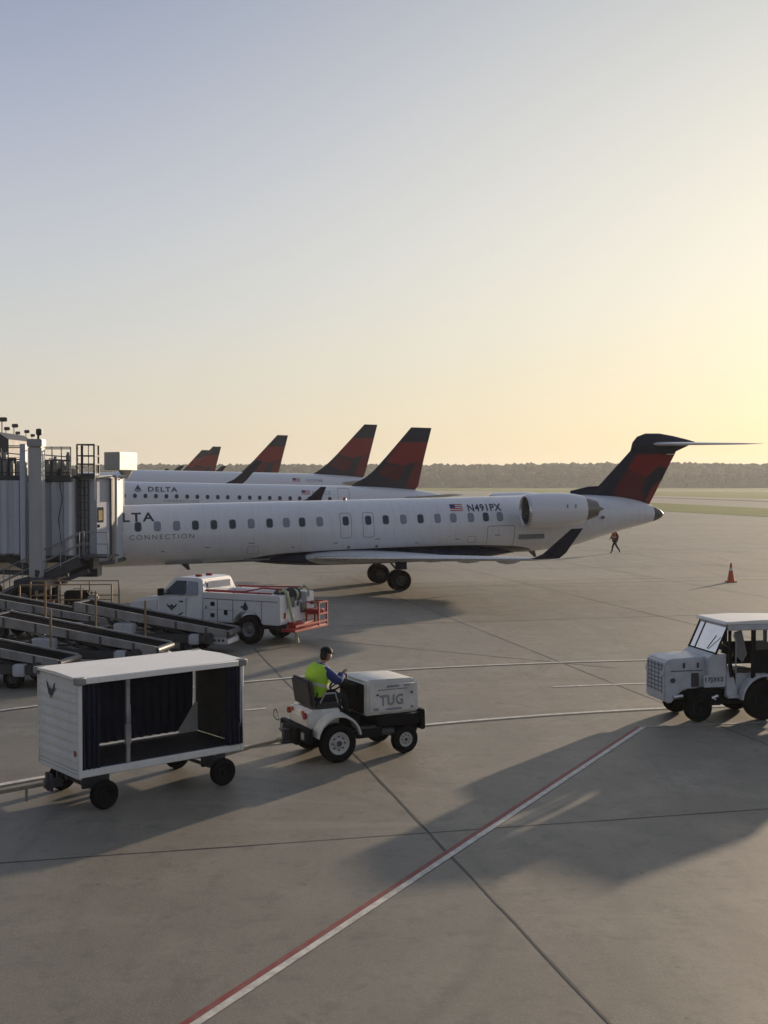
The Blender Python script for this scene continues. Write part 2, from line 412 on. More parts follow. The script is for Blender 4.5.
sheet('ground', [(-3500, -300), (3500, -300), (3500, 4500), (-3500, 4500)], -.12, M['grass'])
farL = G(480, 491.2); farR = G(655, 495.8); farRR = G(768, 499.0)
sheet('apron', [(-500, -60), (420, -60), (420, farRR[1] - 45), farRR, farR, farL, (-60, 760), (-500, 800)], 0, M['concrete'])
sheet('grass_island', [G(560, 501.5), G(600, 500.8), G(667, 503.4), G(768, 508.6), G(1000, 521), G(1000, 531), G(768, 517), G(667, 511.4), G(600, 508.5)], .03, M['grass'])
sheet('taxiway_shoulder', [G(640, 496.6), G(768, 501.0), G(1000, 510), G(1000, 512.4), G(768, 502.2), G(640, 497.4)], .02, M['asphalt'])
sheet('runway', [G(-600, 486.1), G(1400, 487.2), G(1400, 488.0), G(-600, 486.8)], -.08, M['taxi'])
sheet('runway_edge', [G(600, 490.0), G(1200, 493.0), G(1200, 494.2), G(600, 490.8)], -.075, M['taxi'])

# joints
def joint(a, b, ext0=0, ext1=0, w=.035):
    A = G(*a); B = G(*b); n = 40
    d = (B[0] - A[0], B[1] - A[1])
    A2 = (A[0] - d[0] * ext0, A[1] - d[1] * ext0); B2 = (B[0] + d[0] * ext1, B[1] + d[1] * ext1)
    pts = []
    for i in range(n + 1):
        p = lerp2(A2, B2, i / n); pts.append((p[0] + random.uniform(-.008, .008), p[1] + random.uniform(-.008, .008)))
    strip('pavement_joint', pts, w, .004, M['joint'], .35)
joint((0, 863), (768, 809), .6, .6, .024)
joint((360, 760), (610, 1024), 1.4, .3, .034)
joint((450, 618), (655, 700), 1.2, 1.2, .034)
joint((333, 641), (500, 657), .1, .6, .04)
def gridline(kind, val, lo, hi, w):
    c, sn = math.cos(R(13.5)), math.sin(R(13.5)); pts = []
    for i in range(41):
        t = lo + (hi - lo) * i / 40; j = random.uniform(-.008, .008)
        u, v = (val + j, t) if kind == 'u' else (t, val + j)
        pts.append((c * u - sn * v, sn * u + c * v))
    strip('pavement_joint', pts, w, .004, M['joint'], .35)
for u in (19.4, 27.0, 34.6, 42.2): gridline('u', u, 24, 170, .045)
for u in (-3.37, -11.0): gridline('u', u, 24, 120, .035)
for v in (38.0, 53.2, 60.8, 76.0, 91.2, 121.6): gridline('v', v, -10, 70, .03 + v * .0004)
for p0, p1 in (((470, 588), (560, 604)), ((560, 604), (640, 601)), ((700, 560), (745, 571)), ((588, 577), (608, 580))):
    A = G(*p0); B = G(*p1)
    strip('pavement_crack', [(lerp2(A, B, i / 24)[0] + random.uniform(-.04, .04), lerp2(A, B, i / 24)[1] + random.uniform(-.06, .06)) for i in range(25)], .018, .005, M['joint'], .6)

Z1 = .008
strip('painted_curve', curve_px([(-160, 818), (0, 785), (120, 765), (245, 747), (340, 735.5), (425, 725), (540, 715.5), (660, 708.5), (790, 704)]), .14, Z1, M['p_white'], .06)
strip('painted_curve', curve_px([(-150, 730), (36, 706), (140, 693), (245, 682), (340, 673.8), (440, 667.5), (560, 662.5), (650, 660), (768, 658)]), .13, Z1, M['p_white'], .06)
def offs(pts, k):
    out = []
    for i, p in enumerate(pts):
        q0 = pts[max(i - 1, 0)]; q1 = pts[min(i + 1, len(pts) - 1)]; d = Vector((q1[0] - q0[0], q1[1] - q0[1])).normalized(); out.append((p[0] - d.y * k, p[1] + d.x * k))
    return out
strip('painted_curve_edge', offs(curve_px([(-160, 818), (0, 785), (120, 765), (245, 747), (340, 735.5), (425, 725), (540, 715.5), (660, 708.5), (790, 704)]), -.13), .06, .006, M['joint'], .1)
strip('painted_curve_edge', offs(curve_px([(-150, 730), (36, 706), (140, 693), (245, 682), (340, 673.8), (440, 667.5), (560, 662.5), (650, 660), (768, 658)]), -.13), .06, .006, M['joint'], .1)
for a, b in (((180, 716), (266, 708.5)), ((553, 687), (650, 683.3)), ((700, 682), (800, 680))):
    strip('painted_dash', curve_px([a, b]), .12, Z1, M['p_white'], .08)
strip('painted_line', curve_px([(640, 727.2), (700, 725), (768, 722.5), (860, 719)]), .10, Z1, M['p_white_faint'], .08)
strip('painted_line', curve_px([(250, 592), (430, 587), (600, 582.6), (728, 579.6)]), .16, Z1, M['p_white_faint'], .08)
strip('painted_line', curve_px([(728, 579.6), (768, 578.6), (900, 575)]), .38, Z1, M['p_yellow'], .05)
strip('painted_line', curve_px([(640, 552.4), (768, 551.0), (900, 549.5)]), .2, Z1, M['p_white_faint'], .1)
d0 = G(641, 727); d1 = G(187, 1026)
dv = Vector((d1[0] - d0[0], d1[1] - d0[1])).normalized(); nvv = Vector((-dv.y, dv.x))
def off(p, k): return (p[0] + nvv.x * k, p[1] + nvv.y * k)
e1 = (d1[0] + dv.x * 4, d1[1] + dv.y * 4)
sgn = 1 if nvv.x > 0 else -1
for nme, k, w, mm in (('painted_line_white', .048, .092, 'p_white'), ('painted_line_red', -.040, .074, 'p_red')):
    A = off(d0, k * sgn); B = off(e1, k * sgn)
    strip(nme, [lerp2(A, B, i / 30) for i in range(31)], w, Z1, M[mm], .05)

# distant woods
def woods():
    b = MB(); rnd = random.Random(3)
    base = bmesh.new(); bmesh.ops.create_icosphere(base, subdivisions=1, radius=1)
    vs = [v.co.copy() for v in base.verts]; fs = [[v.index for v in f.verts] for f in base.faces]; base.free()
    bm = b.bm
    for i in range(5200):
        x = rnd.uniform(-760, 900); row = rnd.random(); y = 1120 + row * 190
        # skyline height from the left (lower) to the right (higher)
        t = (x + 760) / 1660
        top = 22.5 + 5.5 * t + 2.2 * noise.noise(Vector((x * .006, 2, 0))) + 1.2 * noise.noise(Vector((x * .03, 5, 0)))
        if row < .45: top *= .55 + .9 * row
        r = rnd.uniform(2.2, 4.6); zc = top - r * 1.0 + rnd.uniform(-1.3, .5)
        if rnd.random() < .35: zc *= rnd.uniform(.3, .9)
        q = rnd.random() * 10
        idx = []
        for v in vs:
            k = 1 + .33 * noise.noise(v * 2.1 + Vector((q, i * .37, 0)))
            idx.append(bm.verts.new((x + v.x * r * k * 1.2, y + v.y * r * k, max(0.0, zc + v.z * r * k * 1.15))))
        for f in fs: bm.faces.new([idx[j] for j in f])
    m, nt, bs = nm('distant tree foliage')
    g = N(nt, 'ShaderNodeNewGeometry'); n = N(nt, 'ShaderNodeTexNoise'); setin(n, Scale=.12, Detail=5.0); nt.links.new(g.outputs['Position'], n.inputs['Vector'])
    nt.links.new(mixc(nt, mth(nt, 'MULTIPLY', mth(nt, 'SUBTRACT', n.outputs[0], .35, True), 3, True), (.036, .048, .02), (.056, .068, .028)), bs.inputs['Base Color'])
    bs.inputs['Roughness'].default_value = .95; bs.inputs['Specular IOR Level'].default_value = .1
    o = b.build('distant_woods', m, recalc=False)
    tag(o, 'hazy dark line of woods along the horizon beyond the airfield', 'woods', kind='stuff')
    # ground rise under the trees
    h = MB(); n = 60
    rings = []
    for i in range(n + 1):
        x = -1200 + 2600 * i / n
        zz = 13 + 4 * noise.noise(Vector((x * .004, 7, 0))) + 4 * i / n
        rings.append([(x, 1130, -.5), (x, 1170, zz * .5), (x, 1240, zz), (x, 1400, zz * .8), (x, 1700, -.5)])
    h.loft(rings, cap=False, close_ring=False)
    tag(h.build('hills', m), kind='structure')
woods()

# ------------------------------------------------------------------ aircraft
def fuselage_rings(stations, seg=56, n=6):
    rings = []
    for s, top, bot, hw in catmull(stations, n):
        zc = (top + bot) / 2; rz = (top - bot) / 2
        rings.append([(s, hw * math.sin(2 * math.pi * k / seg), zc + rz * math.cos(2 * math.pi * k / seg)) for k in range(seg)])
    return rings
class Body:      # mapping of decals on the port or starboard side of a tube
    def __init__(s, zc, ry, rz): s.zc, s.ry, s.rz = zc, ry, rz
    def pt(s, x, z, side=-1, lift=.004):
        t = max(-.999, min(.999, (z - s.zc) / s.rz)); a = math.asin(t)
        return Vector((x, side * (s.ry + lift) * math.cos(a), s.zc + (s.rz + lift) * math.sin(a)))
def decal(body, name, bm2, m, parent, x0, z0, side=-1, lift=.004, step=.1):
    cut(bm2, 1, step)
    for v in bm2.verts: v.co = body.pt(x0 + v.co.x, z0 + v.co.y, side, lift)
    bmesh.ops.recalc_face_normals(bm2, faces=bm2.faces)
    me = bpy.data.meshes.new(name); bm2.to_mesh(me); bm2.free(); me.materials.append(m)
    o = bpy.data.objects.new(name, me); C.objects.link(o); o.parent = parent
    return o
def rrect(w, h, r, n=4):
    bm = bmesh.new(); pts = []
    for cx, cz, a0 in ((w / 2 - r, h / 2 - r, 0), (-w / 2 + r, h / 2 - r, 90), (-w / 2 + r, -h / 2 + r, 180), (w / 2 - r, -h / 2 + r, 270)):
        for k in range(n + 1):
            a = R(a0 + 90 * k / n); pts.append((cx + r * math.cos(a), cz + r * math.sin(a), 0))
    bm.faces.new([bm.verts.new(p) for p in pts]); return bm
def rframe(w, h, r, t, n=4):
    bm = bmesh.new(); o = []; i_ = []
    for cx, cz, a0 in ((1, 1, 0), (-1, 1, 90), (-1, -1, 180), (1, -1, 270)):
        for k in range(n + 1):
            a = R(a0 + 90 * k / n)
            o.append(bm.verts.new((cx * (w / 2 - r) + r * math.cos(a), cz * (h / 2 - r) + r * math.sin(a), 0)))
            i_.append(bm.verts.new((cx * (w / 2 - r) + (r - t) * math.cos(a), cz * (h / 2 - r) + (r - t) * math.sin(a), 0)))
    L = len(o)
    for k in range(L): bm.faces.new((o[k], o[(k + 1) % L], i_[(k + 1) % L], i_[k]))
    return bm
def rect_bm(w, h):
    bm = bmesh.new(); bm.faces.new([bm.verts.new(p) for p in ((0, 0, 0), (w, 0, 0), (w, h, 0), (0, h, 0))]); return bm
def flag(body, parent, x, z, w, h):
    st = bmesh.new()
    for k in range(0, 7):
        y0 = h * k / 7
        if k % 2 == 0:
            st.faces.new([st.verts.new(p) for p in ((0, y0, 0), (w, y0, 0), (w, y0 + h / 7, 0), (0, y0 + h / 7, 0))])
    f = decal(body, 'flag', rect_bm(w, h), M['flag_white'], parent, x, z, lift=.006)
    a = decal(body, 'flag_stripes', st, M['flag_red'], parent, x, z, lift=.010)
    c = decal(body, 'flag_canton', rect_bm(w * .42, h * .55), M['flag_blue'], parent, x, z + h * .45, lift=.014)
    return f

def belly_mat(name, pts, x0, x1, zlo, zhi):
    # white body with a navy belly whose upper edge is a curve over x; pts = [(x, z)]
    m, nt, b = nm(name)
    tc = N(nt, 'ShaderNodeTexCoord'); sep = N(nt, 'ShaderNodeSeparateXYZ'); nt.links.new(tc.outputs['Object'], sep.inputs[0])
    fc = N(nt, 'ShaderNodeFloatCurve'); cm = fc.mapping.curves[0]
    while len(cm.points) > 2: cm.points.remove(cm.points[1])
    P_ = [((x - x0) / (x1 - x0), (z - zlo) / (zhi - zlo)) for x, z in pts]
    cm.points[0].location = P_[0]; cm.points[1].location = P_[-1]
    for p in P_[1:-1]: cm.points.new(*p)
    for p in cm.points: p.handle_type = 'AUTO_CLAMPED'
    fc.mapping.update()
    t = mth(nt, 'DIVIDE', mth(nt, 'SUBTRACT', sep.outputs[0], x0), x1 - x0, True)
    nt.links.new(t, fc.inputs['Value'])
    edge = mth(nt, 'ADD', mth(nt, 'MULTIPLY', fc.outputs[0], zhi - zlo), zlo)
    f = mth(nt, 'MULTIPLY', mth(nt, 'SUBTRACT', edge, sep.outputs[2]), 80, True)
    n1 = N(nt, 'ShaderNodeTexNoise'); setin(n1, Scale=1.2, Detail=6.0, Roughness=.65); nt.links.new(tc.outputs['Object'], n1.inputs['Vector'])
    w = mixc(nt, mth(nt, 'MULTIPLY', mth(nt, 'SUBTRACT', n1.outputs[0], .45, True), .8, True), (.67, .68, .72), (.54, .54, .56))
    # circumferential skin joints every ~2.1 m
    fr = mth(nt, 'FRACT', mth(nt, 'MULTIPLY', sep.outputs[0], 1 / 2.13)); ln = mth(nt, 'LESS_THAN', fr, .008)
    mps = N(nt, 'ShaderNodeMapping'); mps.inputs['Scale'].default_value = (2.2, 1, .35); nt.links.new(tc.outputs['Object'], mps.inputs[0])
    n2 = N(nt, 'ShaderNodeTexNoise'); setin(n2, Scale=2.4, Detail=6.0, Roughness=.7); nt.links.new(mps.outputs[0], n2.inputs['Vector'])
    w = mixc(nt, mth(nt, 'MULTIPLY', mth(nt, 'SUBTRACT', n2.outputs[0], .5, True), 1.6, True), w, (.44, .43, .42))
    w = mixc(nt, mth(nt, 'MULTIPLY', ln, .35), w, (.3, .31, .33))
    nt.links.new(mixc(nt, f, w, (.010, .014, .03)), b.inputs['Base Color'])
    nt.links.new(mth(nt, 'ADD', mth(nt, 'MULTIPLY', n1.outputs[0], .2), .22), b.inputs['Roughness'])
    b.inputs['Coat Weight'].default_value = .3; b.inputs['Coat Roughness'].default_value = .12
    return m
def fin_mat(name, polys):
    m, nt, b = nm(name)
    tc = N(nt, 'ShaderNodeTexCoord'); sep = N(nt, 'ShaderNodeSeparateXYZ'); nt.links.new(tc.outputs['Object'], sep.inputs[0])
    c = None; col = (.010, .014, .032)
    n1 = N(nt, 'ShaderNodeTexNoise'); setin(n1, Scale=1.2, Detail=4.0); nt.links.new(tc.outputs['Object'], n1.inputs['Vector'])
    c = mixc(nt, mth(nt, 'MULTIPLY', n1.outputs[0], .5), col, (.016, .021, .045))
    for pts, pc in polys: c = mixc(nt, polymask(nt, sep.outputs[0], sep.outputs[2], pts), c, pc)
    nt.links.new(c, b.inputs['Base Color']); b.inputs['Roughness'].default_value = .55; b.inputs['Specular IOR Level'].default_value = .2
    return m
def engine(parent, x0, L, yc, zc, rad, core_len, name='engine', white=True):
    e = MB()
    prof = [(0.0, rad * .80), (-.02, rad * .86), (.03, rad * .92), (L * .12, rad * .985), (L * .35, rad * 1.0), (L * .65, rad * .98), (L * .85, rad * .90), (L, rad * .78)]
    prof = [(t, r) for t, r in catmull(sorted(prof), 4)]
    e.ring((x0, yc, zc), (1, 0, 0), prof, 40)
    eng = e.build(name, M['plane_white'], parent)
    lip = MB(); lip.ring((x0 - .015, yc, zc), (1, 0, 0), [(.10, rad * .945), (.05, rad * .925), (0, rad * .88), (-.01, rad * .85), (.02, rad * .81), (.12, rad * .79), (.35, rad * .80), (.7, rad * .80)], 40)
    lip.build('intake_lip', M['bare_metal'], eng)
    d = MB(); d.ring((x0 + .5, yc, zc), (1, 0, 0), [(-.22, .002), (-.12, rad * .12), (0, rad * .25), (.02, rad * .795)], 40)
    for k in range(20):
        a = 2 * math.pi * k / 20
        d.bar((x0 + .46, yc + .2 * rad * math.cos(a), zc + .2 * rad * math.sin(a)), (x0 + .48, yc + .78 * rad * math.cos(a), zc + .78 * rad * math.sin(a)), .02, rad * .12)
    d.build('fan', M['dark_metal'], eng)
    c = MB(); c.ring((x0 + L - .06, yc, zc), (1, 0, 0), [(-.2, rad * .66), (0, rad * .70), (core_len * .55, rad * .60), (core_len, rad * .48), (core_len - .03, rad * .44), (core_len - .4, rad * .42)], 36)
    c.build('exhaust_nozzle', M['exhaust'], eng)
    p = MB(); p.ring((x0 + L, yc, zc), (1, 0, 0), [(core_len - .5, rad * .32), (core_len, rad * .22), (core_len + .35, .005)], 24)
    p.build('exhaust_cone', M['exhaust'], eng)
    return eng
def wheel(parent, c, r, w, axis=(0, 1, 0), hub='rim_grey', name='wheel', hubr=.5, tread=True, out=-1):
    # tyre with rounded shoulders plus dished hub; part > sub-part
    ax = Vector(axis).normalized(); c = Vector(c)
    t = MB(); h = w / 2
    prof = [(-h * .75, r * hubr * 1.02), (-h * .95, r * (hubr + .12)), (-h, r * .80), (-h * .86, r * .94), (-h * .6, r * .99), (-h * .25, r), (-h * .2, r * .975), (-h * .12, r * .975), (-h * .07, r), (h * .07, r), (h * .12, r * .975), (h * .2, r * .975), (h * .25, r), (h * .6, r * .99), (h * .86, r * .94), (h, r * .80), (h * .95, r * (hubr + .12)), (h * .75, r * hubr * 1.02)]
    t.ring(c, ax, prof, 36)
    ty = t.build(name, M['rubber'], parent)
    g = MB()
    rr = r * hubr
    for sg in (-1, 1):
        g.ring(c, ax, [(sg * h * .78, rr * 1.04), (sg * h * .82, rr * .98), (sg * h * .62, rr * .88), (sg * h * .42, rr * .55), (sg * h * .66, rr * .40), (sg * h * .75, rr * .26), (sg * h * .75, .002)], 28)
        q = ax.to_track_quat('Z', 'Y')
        for k in range(6):
            a = 2 * math.pi * k / 6; o = c + q @ Vector((rr * .33 * math.cos(a), rr * .33 * math.sin(a), sg * h * .7))
            g.cyl(o - ax * .01, o + ax * sg * .035, rr * .055, seg=6)
    rimo = g.build('rim', M[hub], ty)
    if hub == 'rim':
        g = MB()
        q = ax.to_track_quat('Z', 'Y')
        for sg in (-1, 1):
            g.cyl(c + ax * sg * h * .5, c + ax * sg * h * .86, rr * .26, seg=14)
            for k in range(8):
                a = 2 * math.pi * k / 8; o = c + q @ Vector((rr * .62 * math.cos(a), rr * .62 * math.sin(a), sg * h * .44)); g.cyl(o, o + ax * sg * .035, rr * .07, seg=8)
        g.build('hub', M['dark_metal'], ty)
    return ty

# --- the near regional jet (T-tail, engines at the rear) ---
CO = (.21, 53.3); CY = R(13.7); CP = .0203
def LC(px, py, y=0):
    s, z = local(px, py, CO, CY, y); return s, z - CP * s
jet = empty('regional_jet', (CO[0], CO[1], 0), CY, -math.atan(CP), 'nearest white jet, T tail and rear engines, parked with its nose at the jet bridge', 'airplane', 'white jets with red and navy tails in a row at the gates')
RJ = 1.345; CZ = 2.745
st = [(-20.5, 2.16, 2.10, .03), (-20.35, 2.38, 1.92, .24), (-20.0, 2.66, 1.74, .5), (-19.4, 3.02, 1.58, .82), (-18.7, 3.45, 1.47, 1.06), (-18.0, 3.86, 1.42, 1.22), (-17.2, 4.05, 1.40, 1.31), (-16.3, 4.09, 1.40, RJ),
      (6.4, 4.09, 1.40, RJ), (7.6, 4.09, 1.46, RJ * .99), (9.28, 4.08, 1.66, 1.25), (10.58, 4.02, 2.0, 1.07), (11.63, 3.92, 2.27, .87), (12.6, 3.72, 2.48, .62), (13.33, 3.48, 2.64, .42)]
fb = MB(); fb.loft(fuselage_rings(st))
bm_crj = belly_mat('regional jet skin', [(-20.5, 1.2), (-12, 1.36), (-9.5, 1.45), (-7, 1.54), (-5.2, 1.78), (-3, 1.86), (2, 1.90), (5.0, 1.82), (6.6, 1.64), (7.4, 1.3), (14, 1.0)], -20.5, 14, .9, 2.0)
fus = fb.build('fuselage', bm_crj, jet)
BJ = Body(CZ, RJ, RJ)
tcb = MB(); tcb.loft(fuselage_rings([(13.33, 3.475, 2.645, .415), (13.6, 3.36, 2.72, .32), (13.85, 3.22, 2.83, .19), (14.0, 3.06, 2.96, .05)])); tcb.build('tail_cone', M['dark_metal'], fus)
# belly fairing under the wing
bf = MB(); bf.loft(fuselage_rings([(-6.3, 1.62, 1.40, .25), (-5.2, 1.72, 1.26, .85), (-3.5, 1.82, 1.15, 1.3), (0, 1.86, 1.12, 1.42), (3, 1.80, 1.14, 1.32), (4.8, 1.70, 1.25, .9), (6.2, 1.60, 1.40, .3)], 40)); bf.build('belly_fairing', M['navy'], fus)
# belly intake details on the lower edge as in the photo
for a, b_, z in ((-10.2, -8.6, 1.56), (-6.7, -5.6, 1.60)):
    scoop = MB(); scoop.box(a, b_, -.78, -.60, z - .10, z - .03, .01)
    scoop.build('belly_panel', M['line_grey'], fus)
# windows
wpx = [139.4, 158.7, 178, 196.8, 215.3, 233.9, 252.5, 271, 287.7, 303.4, 321, 347, 369.5, 387, 404.6, 421.7, 438.8, 454.5, 472, 487, 501]
dark = {0, 3, 4, 5, 7, 9, 11, 12, 13, 15, 19}
WZ = CZ + .42
def zwin(i): return WZ
first = [LC(p, 520, -1.25)[0] for p in wpx]
xs_all = [(x, (i in dark)) for i, x in enumerate(first)]
k = first[0]
for j in range(5): k -= .79; xs_all.append((k, j % 2 == 0))
for side in (-1, 1):
    for x, dk in xs_all:
        w = decal(BJ, 'window', rrect(.25, .37, .085), M['win_dark'] if dk else M['win_shade'], fus, x, WZ, side, .006, .08)
        decal(BJ, 'window_frame', rframe(.30, .42, .11, .026), M['line_grey'], w, x, WZ, side, .004, .08)
for side in (-1, 1):
    for p in (347, 369.5):
        x = LC(p, 520, -1.25)[0]
        decal(BJ, 'emergency_exit', rframe(.52, 1.12, .10, .022), M['line_grey'], fus, x, 2.96, side, .005, .1)
    decal(BJ, 'cabin_door', rframe(.85, 1.7, .12, .03), M['line_grey'], fus, -16.2, 2.75, side, .005, .1)
# cockpit glass
cg = MB()
for sg in (-1, 1):
    cg.face([(-18.95, sg * .06, 3.36), (-18.25, sg * .06, 3.80), (-18.15, sg * .62, 3.68), (-18.85, sg * .60, 3.25)])
    cg.face([(-18.80, sg * .66, 3.22), (-18.1, sg * .68, 3.66), (-17.6, sg * 1.08, 3.45), (-18.1, sg * 1.06, 3.08)])
bmesh.ops.translate(cg.bm, verts=cg.bm.verts, vec=(-.03, 0, .05)); cg.build('cockpit_window', M['win_dark'], fus)
# lettering
def dec_text(body, name, txt, size, m, parent, x0, x1, z, lift=.006, bold=0.0, spacing=1.15, step=.08):
    bm = text_bm(txt, size, spacing, bold)
    xs = [v.co.x for v in bm.verts]; a, b = min(xs), max(xs)
    for v in bm.verts: v.co.x = (v.co.x - a) * (x1 - x0) / (b - a)
    return decal(body, name, bm, m, parent, x0, z, lift=lift, step=step)
xa = LC(156, 515, -1.2)[0]; xl = LC(121.5, 515, -1.2)[0]
pitchL = (xa - xl) / 3.0
dec_text(BJ, 'airline_lettering', 'DELTA', .52, M['letter'], fus, xa - pitchL * 4.85, xa, LC(140, 521, -1.2)[1] - .02, bold=.012, spacing=1.25)
dec_text(BJ, 'airline_lettering', 'CONNECTION', .29, M['letter_grey'], fus, LC(130.5, 536, -1.3)[0], LC(195.5, 536, -1.3)[0], LC(150, 539.4, -1.3)[1], bold=.002, spacing=1.3)
dec_text(BJ, 'registration', 'N491PX', .44, M['letter'], fus, LC(469.5, 507, -1.1)[0], LC(503, 507, -1.1)[0], LC(480, 511, -1.1)[1], bold=.012, spacing=1.1)
flag(BJ, fus, LC(452, 508, -1.1)[0], LC(455, 511, -1.1)[1], .6, .3)
# baggage hatch step + small marks
hx0, hz0 = LC(520, 541, -1.25); hx1, _ = LC(545, 541, -1.25)
hb = MB(); hz = 2.2
hb.box(hx0, hx1, -1.30, -1.16, hz - .12, hz + .10, .01)
hatch = hb.build('service_panel', M['line_grey'], fus)
decal(BJ, 'cargo_door', rframe(1.35, 1.0, .1, .022), M['line_grey'], fus, 5.1, 2.25, -1, .005, .1)
for px_, py_ in ((602, 517), (575, 536), (349, 547), (377, 546)):
    sm = MB(); x, z = LC(px_, py_, -1.0); sm.cyl(BJ.pt(x, z, -1, -.14 if x > 8 else -.01), BJ.pt(x, z, -1, .012) , .07, seg=10); sm.build('static_port', M['line_grey'], fus)
for k_ in range(9):
    x = -10.4 + k_ * 1.9; z = 2.05 + .12 * ((k_ * 7) % 3)
    decal(BJ, 'stencil', rect_bm(.16 + .05 * (k_ % 3), .035), M['line_grey'], fus, x, z, -1, .006, .1)
decal(BJ, 'access_panel', rframe(.5, .35, .05, .014), M['line_grey'], fus, -6.4, 2.0, -1, .005, .1)
decal(BJ, 'access_panel', rframe(.4, .3, .05, .014), M['line_grey'], fus, 8.3 - 4.6, 2.15, -1, .005, .1)
for sx in (-9.5, .8, 6.9):
    an = MB(); an.prism([(sx, 1.42), (sx + .35, 1.42), (sx + .42, 1.14), (sx + .30, 1.14)], -.012, .012, 'y'); an.build('blade_antenna', M['dark_metal'], fus)
bc = MB(); bc.ring((-2, 0, 4.05), (0, 0, 1), [(0, .09), (.08, .085), (.14, .05), (.16, .002)], 16); bc.build('beacon', M['lens_red'], fus)
# wings
for sg in (-1, 1):
    g = MB()
    secs = [((-4.3, sg * .9, 1.52), (2.3, sg * .9, 1.50), .62), ((-3.75, sg * 1.6, 1.55), (1.9, sg * 1.6, 1.52), .52), ((-1.6, sg * 4.6, 1.66), (1.75, sg * 4.6, 1.64), .32), ((2.25, sg * 11.6, 1.95), (3.5, sg * 11.6, 1.93), .13), ((2.45, sg * 11.95, 1.98), (3.62, sg * 11.95, 1.96), .10)]
    wg = surf('wing', secs, (0, 0, 1), M['wing_grey'], jet)
    le = MB(); le.loft([foil((a[0] - .03, a[1], a[2]), (a[0] + (b_[0] - a[0]) * .07, a[1], a[2]), th * .42, (0, 0, 1), 6) for a, b_, th in secs[1:]]); le.build('leading_edge', M['bare_metal'], wg)
    wl = surf('winglet', [((2.50, sg * 11.95, 1.97), (3.60, sg * 11.95, 1.96), .10), ((2.9, sg * 12.10, 2.16), (3.8, sg * 12.10, 2.16), .09), ((3.9, sg * 12.40, 3.06), (4.36, sg * 12.40, 3.07), .04)], (0, 1, 0), M['navy'], wg)
    for yy, L in ((3.4, 1.4), (6.2, 1.2), (9.0, 1.0)):
        te = 1.75 + (3.5 - 1.75) * (yy - 4.6) / 7; zz = 1.62 + .045 * (yy - 3.6)
        ff = MB(); ff.loft([[(te - L * .7 + L * t, sg * yy + r * .10 * math.cos(a), zz - .16 + .14 * r * math.sin(a)) for a in [2 * math.pi * q / 10 for q in range(10)]] for t, r in ((0, .05), (.15, .6), (.45, 1), (.8, .8), (1.05, .1))]); ff.build('flap_track_fairing', M['wing_grey'], wg)
# engines
ex = LC(527, 510, -2.4)[0]; ez = (LC(540, 493, -2.4)[1] + LC(540, 528, -2.4)[1]) / 2
for sg in (-1, 1):
    en = engine(jet, ex, 2.85, sg * 2.3, ez, .80, .72)
    py = MB(); py.loft([foil((ex + .55, sg * yy, ez + dz), (ex + 2.75, sg * yy, ez + dz), .2, (0, 0, 1)) for yy, dz in ((1.0, -.1), (1.65, -.03))]); py.build('pylon', M['plane_white'], en)
    for xx in (1.75, 2.15):
        mk = MB(); mk.box(ex + xx, ex + xx + .05, sg * 3.075, sg * 3.09, ez + .10, ez + .26, 0); mk.build('nacelle_mark', M['line_grey'], en)
# fin
def lc2(px, py): return LC(px, py, 0)
pf = [lc2(*p) for p in ((572, 490.5), (598, 486.2), (604, 482), (633.5, 450), (640, 446), (679, 447), (676.5, 455), (651, 503.6), (640, 508), (575, 500))]
def fin_loft(levels, m, parent, name='fin'):
    b = MB(); b.loft([foil((le, 0, z), (te, 0, z), th, (0, 1, 0), 12) for z, le, te, th in levels]); return b.build(name, m, parent)
def interp(pts, z):
    for (x0, z0), (x1, z1) in zip(pts, pts[1:]):
        if min(z0, z1) <= z <= max(z0, z1): return x0 + (x1 - x0) * (z - z0) / (z1 - z0)
    return pts[-1][0]
LEp = [lc2(*p) for p in ((580, 500), (596, 490), (604, 482), (633.5, 450), (638, 444))]
TEp = [lc2(*p) for p in ((648, 508), (651, 503.6), (676.5, 455), (680, 448))]
z0 = 3.5; z1 = lc2(640, 446)[1]
lev = []
for i in range(11):
    z = z0 + (z1 - z0) * i / 10; zz = max(z, LEp[0][1]); zt = max(z, TEp[0][1])
    lev.append((z, interp(LEp, zz), interp(TEp, min(zt, TEp[-1][1])), .34 - .14 * i / 10))
def pc(*p): return [lc2(*q) for q in p]
crj_fin = fin_mat('regional jet fin paint', [
    (pc((634, 454), (678, 454), (671, 470), (656, 482), (622, 468)), (.20, .012, .017)),
    (pc((624, 466), (656, 482), (640, 506), (614, 506), (616, 480)), (.10, .010, .016)),
    (pc((660, 466), (670, 468), (652, 500), (642, 492), (646, 478)), (.016, .016, .032)),
    (pc((668, 476), (660, 490), (651, 505), (644, 505), (654, 486)), (.20, .024, .024)),
    (pc((634, 452), (640, 452), (612, 494), (600, 494)), (.012, .016, .034)),
])
fin = fin_loft(lev, crj_fin, jet)
surf('dorsal_fin', [((lc2(572, 492)[0], 0, 3.95), (lc2(606, 492)[0], 0, 3.95), .22), ((lc2(572, 492)[0], 0, lc2(572, 490.8)[1]), (lc2(608, 485)[0], 0, lc2(572, 490.8)[1]), .18), ((lc2(590, 486)[0], 0, lc2(598, 486.2)[1]), (lc2(609, 486)[0], 0, lc2(598, 486.2)[1]), .10)], (0, 1, 0), M['navy'], fin)
